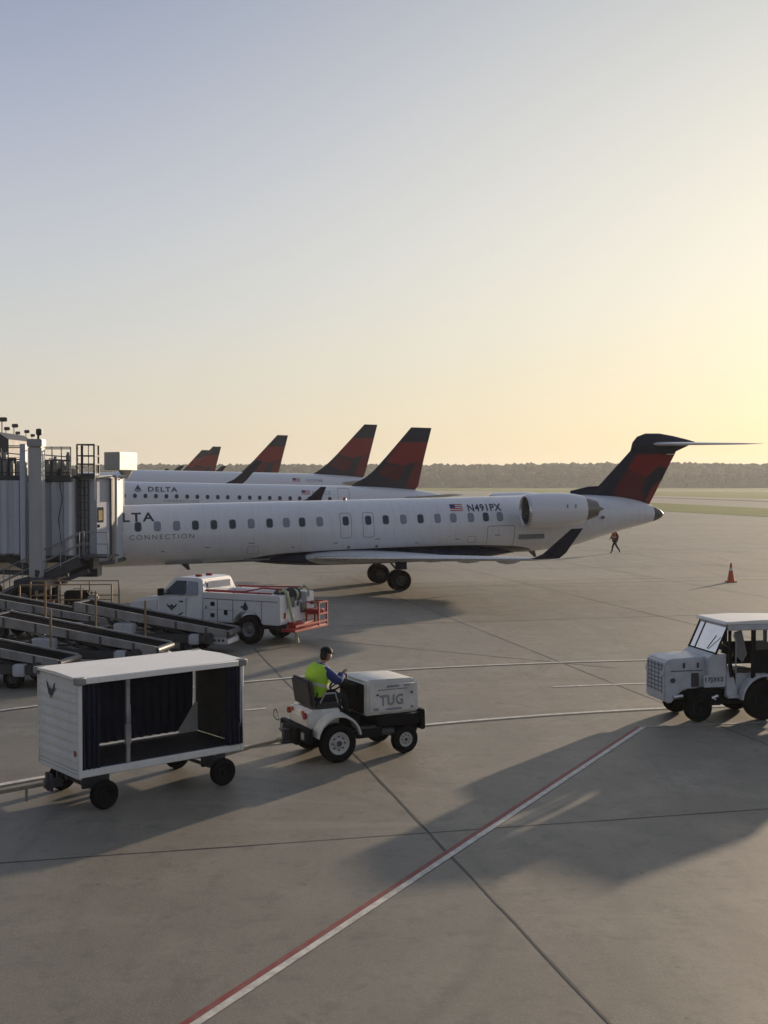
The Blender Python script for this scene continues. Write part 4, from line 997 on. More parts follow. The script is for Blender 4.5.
# ------------------------------------------------------------------ baggage cart
def emblem(name, m, parent, o, X, Y, s):
    # spread-wing badge with a notch, drawn as flat polygons
    b = MB(); o = Vector(o); X = Vector(X).normalized(); Y = Vector(Y).normalized()
    for sg in (-1, 1):
        pts = [(0, -.55), (.16, -.32), (.30, -.30), (.52, .20), (.62, .55), (.40, .40), (.22, .08), (.10, .10), (0, -.12)]
        b.face([o + X * (sg * px_ * s) + Y * (py_ * s) for px_, py_ in pts])
    bmesh.ops.triangulate(b.bm, faces=b.bm.faces)
    return b.build(name, m, parent, recalc=False)
def make_cart():
    r = empty('baggage_cart', (0, 0, 0))
    L = 2.84; W = 1.42; h = L / 2; w = W / 2; zf = .60; zt = 1.94
    b = MB(); b.box(-h, h, -w, w, zf - .05, zf, .01)
    for y in (-w, w - .06): b.box(-h - .005, h + .005, y, y + .06, zf - .095, zf + .012, .01)
    for x in (-h, -.9, 0, .9, h - .06): b.box(x, x + .06, -w + .06, w - .06, zf - .12, zf - .055, .008)
    b.build('deck', M['cart_white'], r)
    b = MB(); b.box(-h + .05, h - .05, -w + .07, w - .07, zf + .002, zf + .012, 0); b.build('deck_plate', M['dark_metal'], r)
    # end panels with horizontal ribs
    for sx in (-1, 1):
        b = MB(); x0 = sx * h; t = -.03 * sx
        b.box(min(x0, x0 + t), max(x0, x0 + t), -w + .05, w - .05, zf + .01, zt - .02, .004)
        for k in range(8):
            z = zf + .12 + k * (zt - zf - .18) / 8
            b.box(min(x0 + .016 * sx, x0 - .045 * sx), max(x0 + .016 * sx, x0 - .045 * sx), -w + .06, w - .06, z, z + .085, .010)
        e = b.build('end_panel', M['cart_white'], r)
        li = MB(); q0 = x0 - .05 * sx; q1 = x0 - .045 * sx - .012 * sx; li.box(min(q0, q1), max(q0, q1), -w + .06, w - .06, zf + .02, zt - .05, 0); li.build('inner_panel_shade', M['inner_shade'], e)  # thin dark sheet that puts the interior shade onto the end panel
        if sx < 0: emblem('emblem', M['letter'], e, (x0 - .022, .20, zt - .25), (0, -1, 0), (0, 0, 1), .25)
        b = MB(); b.box(min(x0 + .02 * sx, x0 + .027 * sx), max(x0 + .02 * sx, x0 + .027 * sx), -w + .08, -w + .13, .82, .90, 0); b.build('reflector', M['lens_red'], e)
    # corner posts
    for sx in (-1, 1):
        for sy in (-1, 1):
            b = MB(); x = sx * (h - .02); y = sy * (w - .025); b.box(x - .03, x + .03, y - .03, y + .03, zf - .1, zt - .02, .006); b.build('corner_post', M['cart_white'], r)
    # roof, with upstand edges, shallow pitch
    b = MB(); b.prism([(-w - .03, zt), (-w - .03, zt + .035), (0, zt + .055), (w + .03, zt + .035), (w + .03, zt)], -h - .04, h + .04, 'x', .004)
    for sy in (-1, 1): y = sy * (w + .035); b.box(-h - .03, h + .03, min(y, y - .03 * sy), max(y, y - .03 * sy), zt - .055, zt + .028, .006)
    rf = b.build('roof', M['roof_white'], r)
    for sx in (-1, 1):
        for sy in (-1, 1):
            b = MB(); x = sx * (h - .02); y = sy * (w - .01); b.box(x - .08, x + .08, y - .06, y + .06, zt - .065, zt + .045, .015); b.build('corner_bumper', M['loader'], rf)
    # centre post with strap on the near side, mid rail on far side
    for sy in (-1, 1):
        b = MB(); x = -.62 if sy < 0 else .1; b.box(x - .03, x + .03, sy * (w - .03) - .02, sy * (w - .03) + .02, zf, zt - .02, .004); b.box(x - .045, x + .045, sy * (w - .03) - .026, sy * (w - .03) + .026, .9, 1.2, .004); b.build('centre_post', M['loader'], r)
    # far-side curtain drawn shut, near-side curtains gathered at the ends
    def curtain(x0, x1, y, amp, n, z0=zf + .04, z1=zt - .08, sag=.0):
        b = MB(); pts = []
        m_ = n * 6
        rows = []
        for k in range(9):
            t = k / 8; z = z1 + (z0 - z1) * t; row = []
            for i in range(m_ + 1):
                u = i / m_; ph = u * n * 2 * math.pi
                row.append((x0 + (x1 - x0) * u + .01 * math.sin(3 * ph + 5 * t), y + amp * (.45 + .55 * t) * math.sin(ph + .6 * math.sin(2 * t + u * 4)) , z + sag * math.sin(u * math.pi) * t))
            rows.append(row)
        rows2 = [row + [(p[0], p[1] + .008, p[2]) for p in row[::-1]] for row in rows]
        b.loft(rows2); return b
    curtain(-h + .08, h - .12, w - .05, .022, 17).build('curtain', M['curtain'], r, ang=80)
    curtain(-h + .04, -h + .34, -w + .05, .032, 4, zf + .0).build('curtain', M['curtain'], r, ang=80)
    curtain(h - .30, h - .02, -w + .02, .05, 4, zf + .02).build('curtain', M['curtain'], r, ang=80)
    b = MB(); b.prism([(h - .06, zf + .02), (h - .06, zf + .50), (h - .11, zf + .50), (h - .42, zf + .08), (h - .42, zf + .02)], w - .13, w - .10, 'y', .004); b.build('side_brace', M['cart_white'], r)
    # running gear
    for x in (-1.03, 1.03):
        b = MB(); b.cyl((x, -w + .02, .23), (x, w - .02, .23), .03, seg=10); b.box(x - .22, x + .22, -w + .25, -w + .31, .27, zf - .05, .01); b.box(x - .22, x + .22, w - .31, w - .25, .27, zf - .05, .01)
        ax = b.build('axle', M['dark_steel'], r)
        for y in (-w + .0, w - .0): wheel(r, (x, y, .215), .215, .14, hub='black', hubr=.45)
    b = MB(); b.cyl((1.03, 0, .36), (1.03, 0, .44), .28, seg=20); b.box(-1.3, 1.3, -.05, .05, .34, .40, .01); b.build('turntable', M['dark_steel'], r)
    b = MB(); b.bar((h - .4, -.18, .30), (h + .55, -.02, .33), .05); b.bar((h - .4, .18, .30), (h + .55, .02, .33), .05); b.bar((h + .5, 0, .33), (h + 1.22, 0, .36), .05); b.cyl((h + 1.22, 0, .33), (h + 1.22, 0, .40), .06); b.build('tow_bar', M['tow'], r)
    b = MB(); b.box(-h - .22, -h + .05, -.06, .06, .26, .38, .01); b.box(-h - .16, -h - .13, -.12, .12, .22, .48, .005); b.cyl((-h - .16, 0, .22), (-h - .16, 0, .5), .02); b.build('rear_hitch', M['dark_steel'], r)
    b = MB(); b.bar((-h - .15, 0, .33), (-h - 1.9, -.04, .33), .05); b.bar((-h - .5, 0, .33), (-h - .5, 0, .12), .03); b.build('towing_rod', M['tow'], r)
    return r
cart = make_cart()
tag(cart, 'open sided white baggage cart with navy curtains standing in front of the belt loaders', 'baggage cart', 'white baggage carts')
cart.location = (-3.82, 18.12, 0); cart.rotation_euler = (0, 0, R(40.5))
CART2 = copy_tree(cart); CART2['label'] = 'white baggage cart added unseen past the right edge, standing in for a shadow caster'
CART2.location = (10.25, 24.42, 0)  # out of view, added to cast the second shadow at lower right
for ch in list(CART2.children):
    if ch.name.startswith('tow_bar'): bpy.data.objects.remove(ch)
#; CART2.rotation_euler = (0, 0, R(191)); 

# ------------------------------------------------------------------ skinned figures
def skin_mesh(verts, edges, root=0, levels=2):
    me = bpy.data.meshes.new('s'); me.from_pydata([v[:3] for v in verts], edges, []); me.update()
    o = bpy.data.objects.new('s', me); C.objects.link(o)
    m = o.modifiers.new('k', 'SKIN'); m.use_smooth_shade = True; m.branch_smoothing = .6
    for i, v in enumerate(verts):
        sv = me.skin_vertices[0].data[i]; r = v[3]; sv.radius = r if isinstance(r, tuple) else (r, r); sv.use_root = (i == root)
    s = o.modifiers.new('u', 'SUBSURF'); s.levels = levels; s.render_levels = levels
    bpy.context.view_layer.update()
    out = bpy.data.meshes.new_from_object(o.evaluated_get(bpy.context.evaluated_depsgraph_get()))
    bpy.data.objects.remove(o); bpy.data.meshes.remove(me); return out
def part_mesh(name, me, m, parent):
    me.name = name; me.materials.clear(); me.materials.append(m)
    for p in me.polygons: p.use_smooth = True
    o = bpy.data.objects.new(name, me); C.objects.link(o); o.parent = parent; return o
def merge_meshes(ms):
    bm = bmesh.new()
    for m in ms: bm.from_mesh(m)
    me = bpy.data.meshes.new('m'); bm.to_mesh(me); bm.free(); return me
def head_mesh(c, fwd, s=1.0, tilt=0.0):
    # ellipsoid shaped into a skull with nose, jaw, eye sockets, ears
    bm = bmesh.new(); bmesh.ops.create_uvsphere(bm, u_segments=24, v_segments=18, radius=1)
    for v in bm.verts:
        x, y, z = v.co                       # x forward
        k = 1.0
        if z < -.1: k = 1 - .28 * min(1, (-z - .1) / .9)
        nx = x * .098; ny = y * .076 * k; nz = z * .12
        if x > .75 and abs(y) < .22 and -.35 < z < .15: nx += .022 * (1 - abs(y) / .22) * (1 - abs(z + .12) / .27)
        if x > .6 and .18 < abs(y) < .55 and 0 < z < .3: nx -= .008
        if x > .55 and z < -.5: nx += .008
        if abs(y) > .93 and -.3 < z < .2 and abs(x) < .25: ny *= 1.16
        v.co = Vector((nx, ny, nz)) * s
    rot = Matrix.Rotation(fwd, 4, 'Z') @ Matrix.Rotation(tilt, 4, 'Y')
    bm.transform(rot); bmesh.ops.translate(bm, verts=bm.verts, vec=c)
    me = bpy.data.meshes.new('head'); bm.to_mesh(me); bm.free(); return me
def hand_verts(w, d, side, curl=.6, s=1.0):
    # palm + five fingers growing from wrist w along d; returns list of meshes
    w = Vector(w); d = Vector(d).normalized(); up = Vector((0, 0, 1)); lat = d.cross(up).normalized() * side; nrm = lat.cross(d).normalized() * side
    ms = []
    V = [(*w, .022 * s), (*(w + d * .045 * s), (.036 * s, .016 * s)), (*(w + d * .085 * s), (.038 * s, .015 * s))]
    ms.append(skin_mesh(V, [(0, 1), (1, 2)], 0, 1))
    for k, (o, L) in enumerate(((-.030, .072), (-.010, .082), (.010, .078), (.028, .062))):
        a = w + d * .08 * s + lat * o * s; b = a + (d * math.cos(curl * .6) - nrm * math.sin(curl * .6)) * L * .45 * s
        c = b + (d * math.cos(curl * 1.6) - nrm * math.sin(curl * 1.6)) * L * .33 * s; e = c + (d * math.cos(curl * 2.4) - nrm * math.sin(curl * 2.4)) * L * .27 * s
        ms.append(skin_mesh([(*a, .010 * s), (*b, .0095 * s), (*c, .0085 * s), (*e, .007 * s)], [(0, 1), (1, 2), (2, 3)], 0, 1))
    a = w + d * .025 * s - lat * .026 * s; b = a + (d * .6 - lat * .8).normalized() * .035 * s; c = b + (d * .9 - lat * .3 - nrm * .3).normalized() * .03 * s
    ms.append(skin_mesh([(*a, .013 * s), (*b, .011 * s), (*c, .009 * s)], [(0, 1), (1, 2)], 0, 1))
    return ms
def lay(a, g):      # grow the radii
    return [(x, y, z, (r[0] + g, r[1] + g) if isinstance(r, tuple) else r + g) for x, y, z, r in a]
def figure(root, J, headc, fwd, tilt, hands, top='vest', sleeve='shirt', legs='trousers', cap=True, long_legs=True):
    # J: dict of joints
    order = ['pelvis', 'waist', 'chest', 'neckb', 'neck', 'headp', 'shL', 'elL', 'wrL', 'shR', 'elR', 'wrR', 'hipL', 'knL', 'anL', 'toL', 'hipR', 'knR', 'anR', 'toR']
    rad = {'pelvis': (.145, .115), 'waist': (.135, .105), 'chest': (.165, .12), 'neckb': (.075, .07), 'neck': .052, 'headp': .05, 'shL': .062, 'elL': .043, 'wrL': .028, 'shR': .062, 'elR': .043, 'wrR': .028,
           'hipL': .085, 'knL': .056, 'anL': .04, 'toL': .034, 'hipR': .085, 'knR': .056, 'anR': .04, 'toR': .034}
    ix = {k: i for i, k in enumerate(order)}
    V = [(*J[k], rad[k]) for k in order]
    Ed = [('pelvis', 'waist'), ('waist', 'chest'), ('chest', 'neckb'), ('neckb', 'neck'), ('neck', 'headp'), ('chest', 'shL'), ('shL', 'elL'), ('elL', 'wrL'), ('chest', 'shR'), ('shR', 'elR'), ('elR', 'wrR'),
          ('pelvis', 'hipL'), ('hipL', 'knL'), ('knL', 'anL'), ('anL', 'toL'), ('pelvis', 'hipR'), ('hipR', 'knR'), ('knR', 'anR'), ('anR', 'toR')]
    body = skin_mesh(V, [(ix[a], ix[b]) for a, b in Ed], 0)
    ms = [body, head_mesh(headc, fwd, 1.0, tilt)]
    for w, d, sd in hands: ms += hand_verts(w, d, sd)
    bd = part_mesh('body', merge_meshes(ms), M['skin'], root)
    def sub(names, edges, g, mt, nm_, shrink=None):
        vv = []
        for n in names:
            p = J[n]; r = rad[n]
            if shrink and n in shrink: r = shrink[n]
            vv.append((*p, r))
        iy = {k: i for i, k in enumerate(names)}
        return part_mesh(nm_, skin_mesh(lay(vv, g), [(iy[a], iy[b]) for a, b in edges], 0), mt, root)
    sub(['chest', 'waist', 'pelvis', 'shL', 'elL', 'shR', 'elR', 'wrL', 'wrR', 'neckb'], [('chest', 'waist'), ('waist', 'pelvis'), ('chest', 'shL'), ('shL', 'elL'), ('chest', 'shR'), ('shR', 'elR'), ('elL', 'wrL'), ('elR', 'wrR'), ('chest', 'neckb')], .046, M[sleeve], 'shirt', {'wrL': .03, 'wrR': .03})
    sub(['pelvis', 'hipL', 'knL', 'anL', 'hipR', 'knR', 'anR'], [('pelvis', 'hipL'), ('hipL', 'knL'), ('knL', 'anL'), ('pelvis', 'hipR'), ('hipR', 'knR'), ('knR', 'anR')], .016, M[legs], 'trousers')
    def torso(nm_, mt, g, lo, hi):
        pts = [(Vector(J['pelvis']) + Vector((0, 0, -.10)), .175, .13), (Vector(J['pelvis']), .18, .14), (Vector(J['waist']), .215, .185), (Vector(J['chest']), .24, .20), (Vector(J['chest']).lerp(Vector(J['neckb']), .5), .245, .18), (Vector(J['chest']).lerp(Vector(J['neckb']), .9), .18, .125), (Vector(J['neckb']) + Vector((0, 0, .02)), .075, .07)]
        sd_ = (Vector(J['shL']) - Vector(J['shR'])); sd_.z = 0; sd_.normalize(); rg = []
        pts = pts[lo:hi]
        for i, (p, rx, ry) in enumerate(pts):
            d = (pts[min(i + 1, len(pts) - 1)][0] - pts[max(i - 1, 0)][0]).normalized(); fw = d.cross(sd_).normalized()
            rg.append([p + sd_ * ((rx + g) * math.cos(2 * math.pi * k / 28)) + fw * ((ry + g) * math.sin(2 * math.pi * k / 28) * (1 + .04 * math.sin(5 * k + i))) for k in range(28)])
        b = MB(); b.loft(rg)
        bmesh.ops.subdivide_edges(b.bm, edges=[e for e in b.bm.edges], cuts=1, smooth=.4) if False else None
        return b.build(nm_, mt, root, ang=75)
    torso('shirt_body', M[sleeve], 0.0, 0, 7)
    if top:
        v_ = torso('vest', M[top], .018, 1, 6)
        c_ = Vector(J['waist']).lerp(Vector(J['chest']), .2); d_ = (Vector(J['chest']) - Vector(J['waist'])).normalized()
        sd_ = (Vector(J['shL']) - Vector(J['shR'])); sd_.z = 0; sd_.normalize(); fw = d_.cross(sd_).normalized()
        b = MB(); b.loft([[c_ + d_ * z_ + sd_ * (.246 * math.cos(2 * math.pi * k / 28)) + fw * (.216 * math.sin(2 * math.pi * k / 28)) for k in range(28)] for z_ in (-.025, .025)], cap=False); b.build('reflective_band', M['vest_band'], v_)
    for s_ in ('L', 'R'):
        a = Vector(J['an' + s_]); t = Vector(J['to' + s_])
        part_mesh('boot', skin_mesh([(*a, .052), (*(a.lerp(t, .35) + Vector((0, 0, -.01))), .055), (*t, .045)], [(0, 1), (1, 2)], 0), M['shoe'], root)
    hm = head_mesh((headc[0], headc[1], headc[2]), fwd, 1.10, tilt)
    bm = bmesh.new(); bm.from_mesh(hm)
    q = Matrix.Rotation(fwd, 4, 'Z') @ Matrix.Rotation(tilt, 4, 'Y')
    qi = q.inverted(); hc = Vector(headc); dl = []
    for f in bm.faces:
        p = qi @ (f.calc_center_median() - hc)
        if p.z < .035 and p.x > .0 or p.z < -.095: dl.append(f)
    bmesh.ops.delete(bm, geom=dl, context='FACES')
    if cap:
        pass
    me = bpy.data.meshes.new('hair'); bm.to_mesh(me); bm.free()
    part_mesh('hair', me, M['hair'], root)
    if cap:
        b = MB(); b.ring((0, 0, 0), (0, 0, 1), [(.05, .115), (.10, .105), (.135, .07), (.148, .01)], 24)
        b.prism([(.08, -.07), (.14, -.05), (.155, 0), (.14, .05), (.08, .07)], .045, .056, 'z')
        b.bm.transform(Matrix.Translation(hc) @ q); b.build('cap', M['black'], root)
    return bd

# ------------------------------------------------------------------ small tow tug (open, driver aboard)
TY = R(28)
tug = empty('baggage_tug', (-.473, 20.58, 0), TY, label='small open white tow tug with red tail lamps, towing the baggage cart', cat='tow tractor')
b = MB(); b.box(-1.18, 1.0, -.42, .42, .34, .55, .02); b.box(.1, 1.02, -.55, .55, .52, .715, .02); b.box(-1.10, -.15, -.40, .40, .5, .74, .02); b.box(.98, 1.08, -.58, .58, .40, .76, .02); b.box(-.3, .2, -.58, -.5, .36, .52, .01); b.box(-.3, .2, .5, .58, .36, .52, .01)
b.build('chassis', M['black'], tug)
# engine hood
b = MB(); hp = [(-.10, .72), (-.10, 1.31), (-.03, 1.35), (.86, 1.33), (.96, 1.28), (.99, 1.17), (.99, .72)]
b.prism(hp, -.50, .42, 'y', .035); hood = b.build('hood', M['tug_white'], tug)
for q0, q1 in ((-.516, -.503), (.423, .436)):
    b = MB(); b.box(-.02, .90, q0, q1, .78, 1.25, .004); b.build('hood_side_panel', M['tug_white'], hood)
flat_text('maker_lettering', 'TUG', .25, M['tug_letter'], hood, (.17, -.519, .89), (1, 0, 0), (0, 0, 1), .48, bold=.010, spacing=1.1)
b = MB(); b.box(.14, .74, -.521, -.518, 1.155, 1.17, 0); b.box(.30, .62, -.523, -.518, .80, .83, 0); b.box(.32, .56, -.53, -.516, 1.20, 1.235, .005); b.build('hood_trim', M['letter_grey'], hood)
for x, z in ((.13, 1.08), (.82, 1.08)):
    b = MB(); b.cyl((x, -.517, z), (x, -.535, z), .02, seg=8); b.build('latch', M['dark_metal'], hood)
b = MB(); b.box(.985, 1.0, -.40, .36, .80, 1.16, .004)
for k in range(9): z = .84 + k * .042; b.box(.998, 1.012, -.38, .34, z - .02, z - .002, 0)
b.build('grille', M['dark_steel'], hood)
for y in (-.36, .36):
    b = MB(); b.cyl((1.0, y, 1.08), (1.035, y, 1.08), .07, seg=18); b.build('headlight', M['lens_white'], hood)
for x, z, w_, h_ in ((.05, .80, .10, .05), (.80, .80, .06, .04), (.66, 1.20, .12, .03)):
    b = MB(); b.box(x, x + w_, -.522, -.517, z, z + h_, 0); b.build('decal_plate', M['loader'], hood)
# dashboard hole and column
b = MB(); b.box(-.15, -.105, -.46, .40, .76, 1.28, .01); b.box(-.22, -.15, -.3, .3, 1.02, 1.26, .02); b.build('dashboard', M['black'], tug)
b = MB(); b.cyl((-.16, .05, 1.05), (-.36, .05, 1.26), .03); b.build('steering_column', M['black'], tug)
sw = MB(); nrm_ = Vector((-.2, 0, .21)).normalized(); q_ = nrm_.to_track_quat('Z', 'Y'); cc = Vector((-.36, .05, 1.27))
sw.tube([cc + q_ @ Vector((.19 * math.cos(a), .19 * math.sin(a), 0)) for a in [2 * math.pi * k / 24 for k in range(24)]], .016, 8, True)
for a in (0, 2.1, 4.2): sw.cyl(cc, cc + q_ @ Vector((.19 * math.cos(a), .19 * math.sin(a), 0)), .012, seg=6)
sw.build('steering_wheel', M['black'], tug)
# rear body with tail panel
b = MB(); b.prism([(-1.16, .56), (-1.18, .80), (-1.10, .90), (-.55, .90), (-.55, .56)], -.42, .42, 'y', .025); rb = b.build('rear_body', M['tug_white'], tug)
b = MB(); b.box(-1.26, -1.15, -.60, .60, .36, .62, .02); b.box(-1.34, -1.24, -.28, .28, .30, .60, .02); b.build('rear_bumper', M['black'], tug)
for y in (-.34, .34):
    b = MB(); b.cyl((-1.17, y, .80), (-1.215, y, .80), .055, seg=18); b.build('tail_light', M['lens_red'], rb)
    b = MB(); b.cyl((-1.17, y * .68, .84), (-1.20, y * .68, .84), .04, seg=14); b.build('indicator_light', M['lens_amber'], rb)
for y in (-.42, .45):
    b = MB(); b.box(-1.275, -1.262, y - .06, y + .06, .42, .54, .003); b.build('plate', M['loader'], tug)
b = MB(); b.box(-1.46, -1.30, -.05, .05, .34, .54, .01); b.box(-1.50, -1.40, -.09, .09, .52, .56, .01); b.cyl((-1.45, 0, .30), (-1.45, 0, .64), .02, seg=8); b.box(-1.50, -1.28, -.08, .08, .30, .36, .01)
b.build('hitch', M['dark_steel'], tug)
b = MB(); b.tube([(-1.36, .40, .62), (-1.38, .42, .74), (-1.38, .50, .80), (-1.38, .58, .76), (-1.38, .60, .66), (-1.36, .52, .61)], .01, 6, True); b.build('hitch_cable', M['dark_steel'], tug)
# fenders (arched), near and far
for sg in (-1, 1):
    b = MB(); n = 16; rings = []
    for i in range(n + 1):
        a = R(12) + R(156) * i / n; ro, ri = .43, .40
        rings.append([(-.68 + ro * math.cos(a), sg * .41, .34 + .49 * math.sin(a) + .03), (-.68 + ro * math.cos(a), sg * .68, .34 + .46 * math.sin(a) + .03), (-.68 + ri * math.cos(a), sg * .68, .34 + .43 * math.sin(a) + .02), (-.68 + ri * math.cos(a), sg * .41, .34 + .46 * math.sin(a) + .02)])
    b.loft(rings)
    b.build('fender', M['tug_white'], tug)
b = MB(); b.box(-.32, .1, -.56, -.42, .50, .545, .01); b.box(-.32, .1, .42, .56, .50, .545, .01); b.build('step', M['dark_steel'], tug)
# seat
b = MB(); b.box(-1.0, -.5, -.38, .38, .88, .99, .04); seat = b.build('seat', M['seat'], tug)
Mb = Matrix.Translation((-1.02, .01, .92)) @ Matrix.Rotation(R(-9), 4, 'Y')
b = MB(); b.box(-.05, .05, -.38, .38, .0, .50, .05, Mb); b.build('backrest', M['seat'], tug)
b = MB(); b.tube([(-.9, -.34, 1.0), (-.82, -.36, 1.16), (-.62, -.36, 1.16), (-.56, -.35, .98)], .016, 6); b.build('armrest', M['galv'], seat)
for x, yy, rr, ww in ((-.68, .56, .335, .23), (.68, .50, .25, .17)):
    for sg in (-1, 1): wheel(tug, (x, sg * yy, rr), rr, ww, hub='rim', hubr=.56 if rr > .3 else .5)
b = MB(); b.cyl((-.68, -.5, .335), (-.68, .5, .335), .06); b.build('axle', M['dark_steel'], tug)
b = MB(); b.cyl((.68, -.45, .25), (.68, .45, .25), .045); b.build('axle', M['dark_steel'], tug)
b = MB(); b.cyl((.1, -.5, .42), (.45, -.5, .42), .06, seg=12); b.build('muffler', M['dark_steel'], tug)

# driver
drv = empty('person', (-.473, 20.58, 0), TY, label='person in yellow vest and blue sleeves driving the small open tug, seen from behind', cat='person')
J = dict(pelvis=(-.83, .02, 1.07), waist=(-.82, .02, 1.24), chest=(-.765, .02, 1.45), neckb=(-.69, .02, 1.62), neck=(-.665, .02, 1.66), headp=(-.64, .02, 1.70),
    shL=(-.72, .19, 1.555), elL=(-.55, .27, 1.32), wrL=(-.37, .20, 1.36), shR=(-.72, -.16, 1.555), elR=(-.52, -.28, 1.33), wrR=(-.38, -.13, 1.45),
    hipL=(-.78, .11, 1.04), knL=(-.36, .17, 1.06), anL=(-.28, .16, .64), toL=(-.15, .16, .595), hipR=(-.78, -.08, 1.04), knR=(-.36, -.17, 1.06), anR=(-.28, -.16, .64), toR=(-.15, -.16, .595))
figure(drv, J, (-.62, .02, 1.775), R(-12), R(10), [((-.37, .20, 1.36), (.5, -.1, .1), 1), ((-.38, -.13, 1.45), (.6, .1, .5), -1)])
# ------------------------------------------------------------------ roofed tractor at the right
tr = empty('tow_tractor', (6.97, 23.77, 0), R(191), label='pale tow tractor with flat roof and slanted windscreen at the right edge', cat='tow tractor')
TW = M['tractor_white']
b = MB(); b.box(-1.4, 1.25, -.40, .40, .36, .62, .02); b.box(.2, .95, -.46, .46, .30, .66, .02); b.box(-.4, .5, -.56, .56, .34, .44, .02); b.build('chassis', M['black'], tr)
b = MB(); b.prism([(.50, .70), (.50, 1.30), (1.30, 1.27), (1.40, 1.22), (1.44, 1.10), (1.44, .42), (1.30, .36), (1.06, .62)], -.45, .45, 'y', .03); hood = b.build('hood', TW, tr)
b = MB()
for k in range(7):
    z = .60 + k * .085; b.box(1.432, 1.447, -.36, .36, z, z + .03, .002)
for k in range(5):
    y = -.34 + k * .165; b.box(1.435, 1.451, y, y + .018, .58, 1.18, .002)
b.build('grille', M['letter_grey'], hood)
b = MB(); b.box(.62, 1.30, .452, .462, 1.02, 1.035, 0); b.build('hood_seam', M['dark_steel'], hood)
for x in (.72, 1.02):
    b = MB(); b.box(x - .02, x + .02, .45, .475, 1.08, 1.19, .006); b.build('latch', M['dark_metal'], hood)
b = MB(); b.cyl((1.26, .452, .84), (1.26, .475, .84), .05, seg=16); b.build('side_lamp', M['dark_metal'], hood)
for y in (-.36, .36):
    b = MB(); b.cyl((1.43, y, .98), (1.46, y, .98), .06, seg=16); b.build('headlight', M['lens_white'], hood)
# scuttle and side panels
b = MB(); b.prism([(.16, .70), (.16, 1.36), (.42, 1.38), (.56, 1.28), (.56, .70)], -.58, .58, 'y', .015); sc = b.build('cowl', TW, tr)
b = MB(); b.box(.20, .66, .585, .60, .70, .95, .004); pl = b.build('number_plate', M['tractor_white'], sc)
flat_text('fleet_number', '17J352', .115, M['letter'], pl, (.63, .603, .82), (-1, 0, 0), (0, 0, 1), .40, bold=.003)
b = MB(); b.box(.70, .86, .452, .47, .70, .98, .01); b.build('side_vent', M['dark_steel'], hood)
# windscreen
fr = MB(); wb = (.40, 1.38); wt = (.14, 1.94)
for y in (-.60, .60): fr.bar((wb[0], y, wb[1]), (wt[0], y, wt[1]), .035, .03)
for p in (wb, wt): fr.bar((p[0], -.62, p[1]), (p[0], .62, p[1]), .035, .03)
fr.bar((wb[0], -.34, wb[1]), (wt[0], -.34, wt[1]), .03, .02)
wf = fr.build('windscreen_frame', M['black'], tr)
b = MB(); b.face([(wb[0], -.59, wb[1]), (wb[0], .59, wb[1]), (wt[0], .59, wt[1]), (wt[0], -.59, wt[1])]); b.build('windscreen', M['glass'], wf)
b = MB(); b.bar((.395, .2, 1.43), (.30, .42, 1.72), .015); b.build('wiper', M['black'], wf)
# cab posts and roof
for y in (-.60, .60):
    b = MB(); b.bar((.10, y, 1.94), (.10, y, 1.3), .05); b.bar((.05, y, .9), (.12, y, 1.36), .06); b.build('cab_post', M['black'], tr)
    b = MB(); b.bar((-.42, y, 1.94), (-.42, y, .7), .07); b.bar((-1.35, y, 1.94), (-1.35, y, .9), .06); b.bar((-.42, y, 1.42), (-1.35, y, 1.42), .05); b.build('cab_frame', M['black'], tr)
b = MB(); b.prism([(.24, 1.965), (.20, 2.02), (-.6, 2.045), (-1.45, 2.02), (-1.48, 1.965)], -.66, .66, 'y', .012); rf = b.build('roof', M['roof_white'], tr)
b = MB(); b.box(-1.44, .16, -.655, .655, 1.84, 1.962, .015); b.build('roof_rim', TW, rf)
# side door lower, interior
b = MB(); b.box(-1.35, -.45, .585, .60, .96, 1.40, .01); b.box(-1.35, -.45, -.60, -.585, .96, 1.40, .01); b.box(-1.40, -1.37, -.58, .58, .7, 1.42, .01); b.build('side_screen', M['black'], tr)
b = MB(); b.face([(-1.32, .59, 1.42), (-.48, .59, 1.42), (-.48, .59, 1.84), (-1.32, .59, 1.84)]); b.build('side_window', M['glass'], tr)
b = MB(); b.box(-.95, -.45, -.35, .35, .78, .92, .04); b.box(-1.05, -.93, -.35, .35, .85, 1.30, .05); b.build('seat', M['seat'], tr)
b = MB(); b.cyl((.15, 0, 1.2), (-.10, 0, 1.34), .025); cc = Vector((-.12, 0, 1.35)); q_ = Vector((-.25, 0, .2)).normalized().to_track_quat('Z', 'Y')
b.tube([cc + q_ @ Vector((.2 * math.cos(a), .2 * math.sin(a), 0)) for a in [2 * math.pi * k / 24 for k in range(24)]], .016, 8, True); b.build('steering_wheel', M['black'], tr)
b = MB(); b.prism([(.16, .52), (.16, 1.0), (.02, 1.0), (-.1, .52)], .50, .58, 'y', .01); b.box(-.12, .12, .40, .60, .46, .52, .01); b.build('step', M['tractor_white'], tr)
b = MB(); b.cyl((-.02, .63, .95), (-.02, .63, 1.62), .014, seg=8); b.cyl((-.02, .63, 1.62), (.02, .60, 1.75), .014, seg=8); b.build('grab_handle', M['galv'], tr)
b = MB(); b.cyl((.34, .62, 1.48), (.34, .78, 1.5), .012, seg=6); b.box(.32, .35, .68, .80, 1.46, 1.60, .01); b.build('mirror', M['black'], tr)
